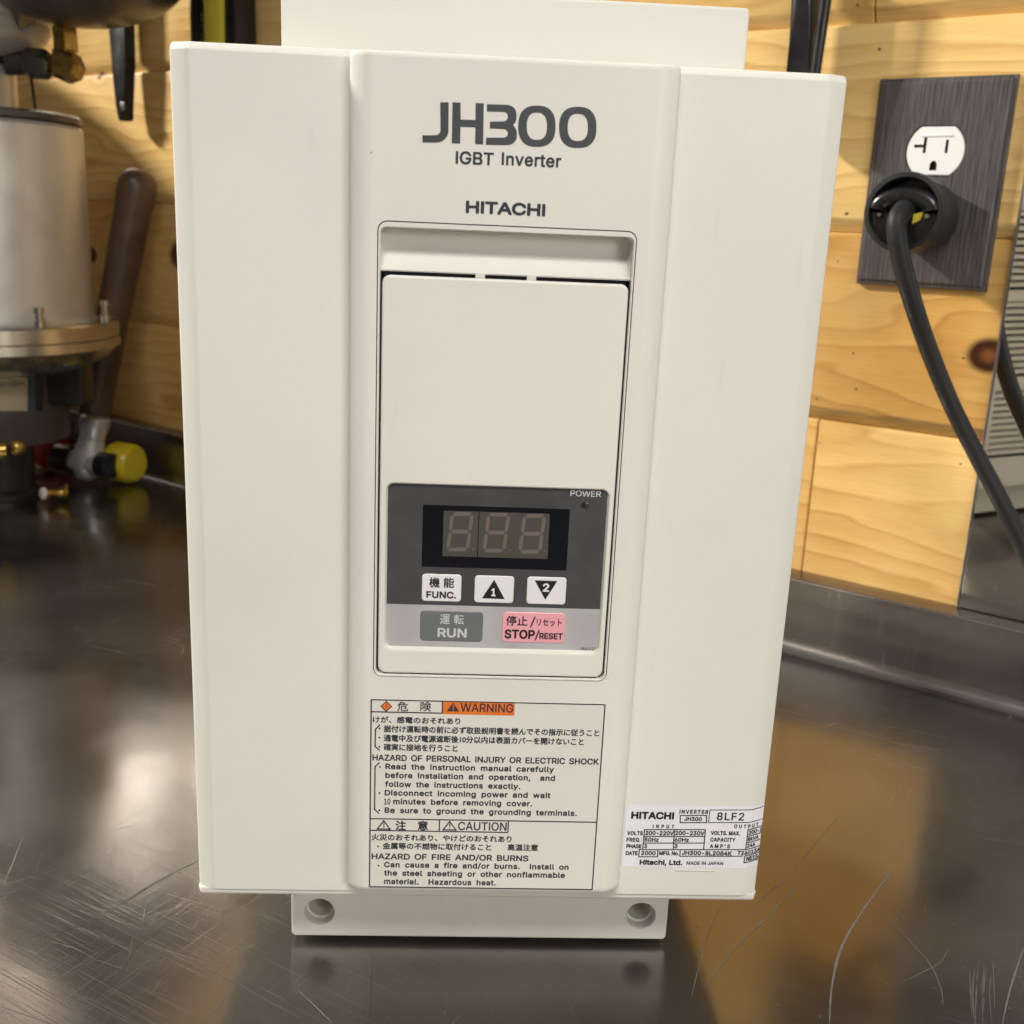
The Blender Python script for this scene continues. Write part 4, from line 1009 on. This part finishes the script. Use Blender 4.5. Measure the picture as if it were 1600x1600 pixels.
p = PW(190, 100, WALL_D-.02)
t1 = thing('hanging_tool', 'slim black tapered tool hanging on the wall above the hammer handle', 'hand tool', (p.x, WALL_D, .37), wall=True)
mb = MB(); prism(mb, [(171, -60), (201, -60), (201.5, 92), (206, 101), (201, 113), (202, 189), (192, 190), (189, 165), (183.5, 112), (178, 40)], .016, .012); mb.build('blade', m_toolblk, t1)
mb = MB(); prism(mb, [(188, 160), (194, 160), (195, 172), (190, 174)], .0225, .002, 0, .0005); mb.build('pivot', m_toolgrey, t1)
mb = MB(); nail(mb, 186, -50, 0); mb.build('nail', m_toolgrey, t1)
p = PW(345, 60, WALL_D-.02)
t2 = thing('hanging_saw', 'yellow and black striped tool hanging behind the top left corner of the inverter', 'hand tool', (p.x, WALL_D, .41), wall=True)
m_tyel = mat('tool_yellow', (.56, .48, .045), .38)
m_tgr = mat('tool_greygreen', (.25, .27, .20), .4)
mb = MB(); prism(mb, [(306, -60), (328, -60), (331, 150), (312, 150)], .022, .016); 
mb.build('black_grip', m_toolblk, t2)
mb = MB()
for k in range(22):
    v = -40+k*8+random.uniform(-2, 2); u = 317+random.uniform(-2.5, 2.5)+k*.15; prism(mb, [(u-3.2, v-3), (u+1.6, v-4), (u+2.4, v+3), (u-1.6, v+4)], .0312, .0012, 0, 0)
mb.build('grip_texture', m_toolgrey, t2)
mb = MB(); prism(mb, [(329, -60), (357, -60), (359, 150), (333, 150)], .026, .022, 0, .005); mb.build('yellow_grip', m_tyel, t2)
mb = MB(); prism(mb, [(356, -60), (382, -60), (388, 150), (360, 150)], .018, .026, 0, .004); mb.build('side_grip', m_toolblk, t2)
mb = MB(); prism(mb, [(300.5, -60), (306, -60), (312, 150), (306.5, 150)], .014, .010, 0, .001); mb.build('edge_rail', m_tgr, t2)
p = PW(1260, 60, WALL_D-.02)
t3 = thing('hanging_pliers', 'black tool with two handles hanging between the inverter and the outlet', 'hand tool', (p.x, WALL_D, .36), wall=True)
mb = MB(); prism(mb, [(1244, -70), (1283, -70), (1271, 112), (1262, 190), (1247, 215), (1233, 190), (1236.5, 112)], .018, .016, 0, .0045); mb.build('handle', m_toolblk, t3)
mb = MB(); mb.tube([PW(u, v, WALL_D-.026) for u, v in ((1299, -70), (1290, 0), (1275, 108), (1262, 200))], [.0034, .0036, .0032, .003], 14); mb.build('handle', m_toolblk, t3)
mb = MB(); nail(mb, 1268, -66, 0); mb.build('nail', m_toolgrey, t3)

# =================================================================== HAMMER
m_hand = mat('dark_hickory', (.085, .050, .034), .42, var=.35, scale=30)
m_cast = mat('cast_zinc', (.60, .60, .62), .33, metal=.6, var=.12, scale=60, bump=.5, bscale=240)
m_fyel = mat('yellow_face', (.56, .44, .015), .35, var=.06)
m_fred = mat('red_face', (.36, .018, .014), .35, var=.08)
hb_ = PZ(137, 722, .024); yb_ = PZ(197, 723, .022); rb_ = PZ(72, 703, .022)
ham = thing('hammer', 'soft faced hammer with wooden handle leaning on the wall, yellow and red faces', 'hammer', (hb_.x, hb_.y, 0))
top = PW(217, 278, WALL_D-.030); topw = U*top.x+N*top.y+Vector((0, 0, top.z))
neck = PD(143, 672, (hb_-CAM).dot(FWD)+.004)
mb = MB(); mb.tube(smooth_path([neck+(topw-neck)*t for t in (-.02, .1, .3, .5, .7, .88, .96, 1.0, 1.03)], 4), [.0160]*4+[.0162]*4+[.0165]*4+[.0172]*4+[.0182]*4+[.0188, .0192, .0196, .0198]+[.0196, .0193, .0188, .0180]+[.0170, .0155, .0135, .0105, .006], 26, flat=.86)
mb.build('handle', m_hand, ham, angle=60)
hd_ = (yb_-rb_); hd_.z = 0; hd_.normalize(); hu = (topw-neck).normalized()
mb = MB()
mb.lathe(hb_-hu*.0150, hu, [(.006, -.003), (.0105, 0), (.0140, .008), (.0155, .018), (.0150, .028), (.0128, .038), (.0122, .044), (.0142, .050), (.0150, .056), (.0146, .062), (.0120, .064)], 28)
mb.tube([hb_-hd_*.018, hb_-hd_*.010, hb_+hd_*.010, hb_+hd_*.018], [.0115, .013, .013, .0115], 24)
mb.build('head', m_cast, ham)
dy_ = (yb_-hb_).length; dr_ = (rb_-hb_).length
mb = MB(); mb.lathe(hb_+hd_*.0175, hd_, [(.0125, 0), (.0128, .014), (.0120, .0145)], 26, 0); mb.build('collar', m_toolblk, ham); mb = MB(); mb.lathe(hb_-hd_*.0175, -hd_, [(.0145, 0), (.0155, .004), (.0155, .020), (.0130, .0210)], 26, 0); mb.build('collar', m_toolblk, ham)
mb = MB(); mb.lathe(yb_-hd_*.016, hd_, [(.0150, 0), (.0195, .001), (.0205, .004), (.0205, .022), (.0195, .026), (.0165, .029), (.013, .0295)], 34); mb.build('striking_face', m_fyel, ham, label='yellow striking face')
mb = MB(); mb.lathe(rb_+hd_*.016, -hd_, [(.0150, 0), (.0190, .001), (.0200, .004), (.0200, .020), (.0185, .025), (.013, .0265)], 34); mb.build('striking_face', m_fred, ham, label='red striking face')

# =================================================================== PUMP ON THE LEFT
m_alu = mat('cast_aluminium', (.60, .575, .545), .40, metal=.5, var=.14, scale=18, bump=.3, bscale=500)
m_alub = mat('machined_aluminium', (.58, .55, .50), .24, metal=.95, var=.06)
m_dkst = mat('dark_steel', (.085, .078, .076), .34, metal=.5, var=.2, scale=20)
m_hous = mat('grey_enamel', (.060, .054, .052), .45, var=.12, scale=20)
m_brass = mat('brass', (.45, .30, .085), .30, metal=.95, var=.15, scale=80)
m_label = mat('beige_sticker', (.38, .32, .22), .5, var=.06)
m_blue = mat('blue_band', (.015, .06, .11), .45)
axw = PW(-12, 530, WALL_D-.165); axp = U*axw.x+N*axw.y; DEP = (Vector((axp.x, axp.y, axw.z))-CAM).dot(FWD)
def zr(u, v): return P(u, v, axp.y).z
def rad(u, v): return abs(P(u, v, axp.y).x-axp.x)
pump = thing('vacuum_pump', 'metal pump with flanged aluminium cylinder at the left edge of the bench', 'pump', (axp.x, axp.y, 0))
C = Vector((axp.x, axp.y, 0))
RB = rad(131, 350); RF = rad(179, 520)
zt, zft, zfb = zr(119, 196), zr(150, 502), zr(186, 543)
mb = MB()
mb.lathe(C, (0, 0, 1), [(RB-.004, zt-.0005), (RB, zt-.004), (RB, zft+.006), (RB+.002, zft+.002), (RB+.004, zft)], 90, cap=False)
mb.lathe(C, (0, 0, 1), [(RB*.28, zt+.001), (RB-.004, zt-.0005)], 90, cap=False)
mb.build('cylinder', m_alu, pump, angle=40)
mb = MB(); mb.lathe(C, (0, 0, 1), [(RB-.006, zt), (RB-.001, zt+.001), (RB-.001, zt+.006), (RB-.004, zt+.008), (RB*.2, zt+.009)], 90, cap=False); mb.build('rim', m_dkst, pump)
zmid = (zft+zfb)/2-.002
mb = MB()
mb.lathe(C, (0, 0, 1), [(RB*.9, zft+.0005), (RF-.0015, zft+.0005), (RF, zft-.001), (RF, zmid+.0008), (RF-.0012, zmid)], 110, cap=False)
mb.lathe(C, (0, 0, 1), [(RF-.0012, zmid), (RF+.0006, zmid-.0008), (RF+.0006, zfb+.001), (RF-.002, zfb), (RF*.90, zfb-.010), (RF*.72, zfb-.022), (RF*.5, zfb-.026)], 110, cap=False)
mb.build('flange', m_alub, pump, angle=25)
def bolt(u, v, h):
    q = PD(u, v, DEP); d = Vector((q.x, q.y, 0))-C; ang = None
    # bolt circle: nearest point on it along the sight line
    R = RF*.93; best = None
    for k in range(720):
        a = 2*math.pi*k/720; p = C+Vector((R*math.cos(a), R*math.sin(a), zft)); r = p-CAM; px = 800+FPX*r.dot(RIGHT)/r.dot(FWD); py = 800+FPX*r.dot(DOWN)/r.dot(FWD)
        s_ = abs(px-u)+ (0 if r.dot(FWD) < DEP else 40)
        if best is None or s_ < best[0]: best = (s_, p)
    p = best[1]; mb = MB(); mb.lathe(p, (0, 0, 1), [(.0048, 0), (.0048, h*.35), (.0034, h*.4), (.0034, h*.7), (.0046, h*.74), (.0046, h)], 12)
    mb.build('bolt', m_alub, pump)
bolt(63, 520, .018); bolt(166, 505, .020); bolt(-60, 520, .018); bolt(-150, 520, .018)
RH = rad(102, 640); zhb = max(P(60, 706, axp.y-RH).z, .02)
mb = MB(); mb.lathe(C, (0, 0, 1), [(RH*.9, zhb), (RH-.001, zhb+.001), (RH, zhb+.004), (RH, zfb-.018)], 80, cap=True); mb.build('motor_housing', m_hous, pump)
mb = MB(); RP = rad(50, 720); mb.lathe(C, (0, 0, 1), [(RP+.004, .0004), (RP+.004, .006), (RP, .010), (RP, zhb+.002)], 60); mb.build('pedestal', m_rub, pump)
# sticker and bands wrapped on the housing
def onh(u, v, off):
    r = ray(u, v); r2 = Vector((r.x, r.y)); o2 = Vector((-C.x, -C.y)); R = RH+off
    a = r2.dot(r2); b = 2*o2.dot(r2); c = o2.dot(o2)-R*R; disc = max(b*b-4*a*c, 0); t_ = (-b-math.sqrt(disc))/(2*a); return CAM+r*t_
def patch(mb, u0, u1, v0, v1, off, mi=0, n=8):
    mb.strip([onh(u0+(u1-u0)*k/n, v0, off) for k in range(n+1)], [onh(u0+(u1-u0)*k/n, v1, off) for k in range(n+1)], mi, closed=False)
mb = MB(); patch(mb, -55, 43, 583, 642, .0006, 0)
vs, fs = glyphs('erdin', F_SANS, 1.0, 1.0); ax0 = min(v[0] for v in vs); ax1 = max(v[0] for v in vs)
mb.add([onh(-4+(v[0]-ax0)/(ax1-ax0)*42, 604-v[1]*17.5, .0010) for v in vs], fs, 1, False)
mb.build('sticker', [m_label, m_blackink], pump)
mb = MB(); patch(mb, 45, 52, 582, 640, .0008); mb.build('band', m_blue, pump); mb = MB(); patch(mb, 56, 67, 582, 642, .0008); mb.build('band', m_toolblk, pump)
q = onh(90, 600, 0.0); mb = MB(); mb.bevbox((q.x-.012, q.y-.014, q.z-.018), (q.x+.028, q.y+.02, q.z+.022), .003); mb.build('terminal_box', m_toolblk, pump)
# neck, ribbed coupling and the big dark elbow above
mb = MB(); RN = rad(23, 140)
mb.lathe(C, (0, 0, 1), [(RN, zt+.005), (RN, zr(23, 96)), (RN*.9, zr(23, 96)+.004)], 50, cap=False)
mb.build('neck', m_alu, pump)
mb = MB(); pr_ = []; za_, zb_ = zr(20, 98), zr(62, 42); ra, rb2 = rad(16, 98), rad(72, 42)
for k in range(19):
    f = k/18; r_ = ra+(rb2-ra)*(1-(1-f)**2.0); pr_ += [(r_, za_+(zb_-za_)*f), (r_+.0012, za_+(zb_-za_)*(f+.028))]
pr_ = [(RN*.9, za_-.001)]+pr_+[(rb2+.006, zb_+.004), (rb2+.007, zb_+.018), (rb2-.004, zb_+.024)]
mb.lathe(C, (0, 0, 1), pr_, 60, cap=True); mb.build('coupling', m_alu, pump, angle=20)
ec = P(118, -62, axp.y-.04); k2_ = (ec-CAM).dot(FWD)/FPX
rw, rh = 172*k2_, 96*k2_
mb = MB(); el_ = []
for k in range(25):
    a = -math.pi/2+math.pi*k/24; el_.append((max(rw*math.cos(a), .001), rh*math.sin(a)))
mb.lathe(ec, (0, 0, 1), el_, 80); mb.tube([ec+Vector((-.02, .02, -.02)), ec*.5+(C+Vector((0, 0, zb_+.07)))*.5, C+Vector((0, 0, zb_+.022))], [.05, .05, rb2], 40)
mb.build('elbow', m_dkst, pump)
mb = MB(); mb.lathe(ec+Vector((-.01, .0, 0)), (-.06, 0, 1), [(rw*.62, rh*.5), (rw*.62, .75)], 60); mb.build('riser_pipe', mat('pale_grey_pipe', (.20, .19, .185), .45, var=.1, scale=12), pump)
mo = U*(-1.43)+N*(WALL_D-.25)  # unseen cylinder added left of view to shade the lower wall from side_lamp
mb = MB(); mb.lathe((mo.x, mo.y, .0004), (0, 0, 1), [(.155, 0), (.160, .006), (.160, .012), (.135, .020), (.135, .55), (.128, .57), (.09, .58)], 60); mb.build('light_blocker', m_hous, pump)
# brass side fitting
def PB(u, v): return P(u, v, axp.y-.012)
k_ = (PB(80, 100)-CAM).dot(FWD)/FPX
mb = MB()
mb.tube([PB(12, 100), PB(44, 99)], 17*k_, 20, 0); mb.lathe(PB(40, 98), PB(76, 101)-PB(40, 98), [(20*k_, 0), (23*k_, 4*k_), (23*k_, 32*k_), (20*k_, 37*k_)], 6, 0)
mb.tube([PB(74, 101), PB(92, 103)], 14*k_, 20, 1)
mb.lathe(PB(105, 104)+Vector((0, 22*k_, 0)), (0, -1, 0), [(17*k_, 0), (24*k_, 6*k_), (25*k_, 20*k_), (24*k_, 38*k_), (17*k_, 44*k_)], 8, 1)
mb.lathe(PB(104, 88), PB(101, 45)-PB(104, 88), [(17*k_, 0), (17*k_, 6*k_), (20*k_, 8*k_), (20*k_, 40*k_), (17*k_, 43*k_)], 6, 1)
mb.lathe(PB(88, 82), PB(84, 78)-PB(88, 82), [(5*k_, 0), (4*k_, 6*k_)], 10, 2)
mb.build('side_fitting', [m_dkst, m_brass, m_alub], pump, angle=30)
mb = MB(); mb.tube([PB(48, 118), PB(58, 190)], 2.6*k_, 10); mb.build('wire', m_toolblk, pump)
def PH(u, v): return onh(min(u, 95), v, .02)
mb = MB(); mb.tube([onh(-30, 706, .03), onh(10, 703, .03)], 13*k_, 18, 0); mb.bm((lambda bm: (bmesh.ops.create_uvsphere(bm, u_segments=20, v_segments=12, radius=13*k_, matrix=Matrix.Translation(onh(27, 699, .03))), bm)[1])(bmesh.new()), 0)
mb.tube([onh(0, 704, .032), onh(0, 704, -.004)], 9*k_, 14, 0)
mb.build('drain_fitting', m_brass, pump)
# small brass fitting lying on the bench
fa = PZ(69, 771, .010); fb = PZ(100, 770, .008); fk = (fa-CAM).dot(FWD)/FPX
fit = thing('brass_fitting', 'small brass fitting with a white end lying on the bench before the hammer', 'fitting', (fa.x, fa.y, 0))
m_wend = mat('white_end', (.75, .74, .72), .35)
ax_ = (fb-fa).normalized()
mb = MB(); mb.lathe(fa, ax_, [(7.5*fk, 0), (7*fk, 8*fk), (7.5*fk, 24*fk), (9*fk, 26*fk), (9*fk, 34*fk), (6*fk, 36*fk)], 20); mb.tube([fb+Vector((0, 0, .002)), PZ(105, 757, .016)], 4.0*fk, 12); mb.build('body', m_brass, fit)
mb = MB(); mb.lathe(fa-ax_*5*fk, ax_, [(7*fk, 0), (9.5*fk, 2*fk), (9.5*fk, 6*fk)], 20); mb.build('cap', m_wend, fit)
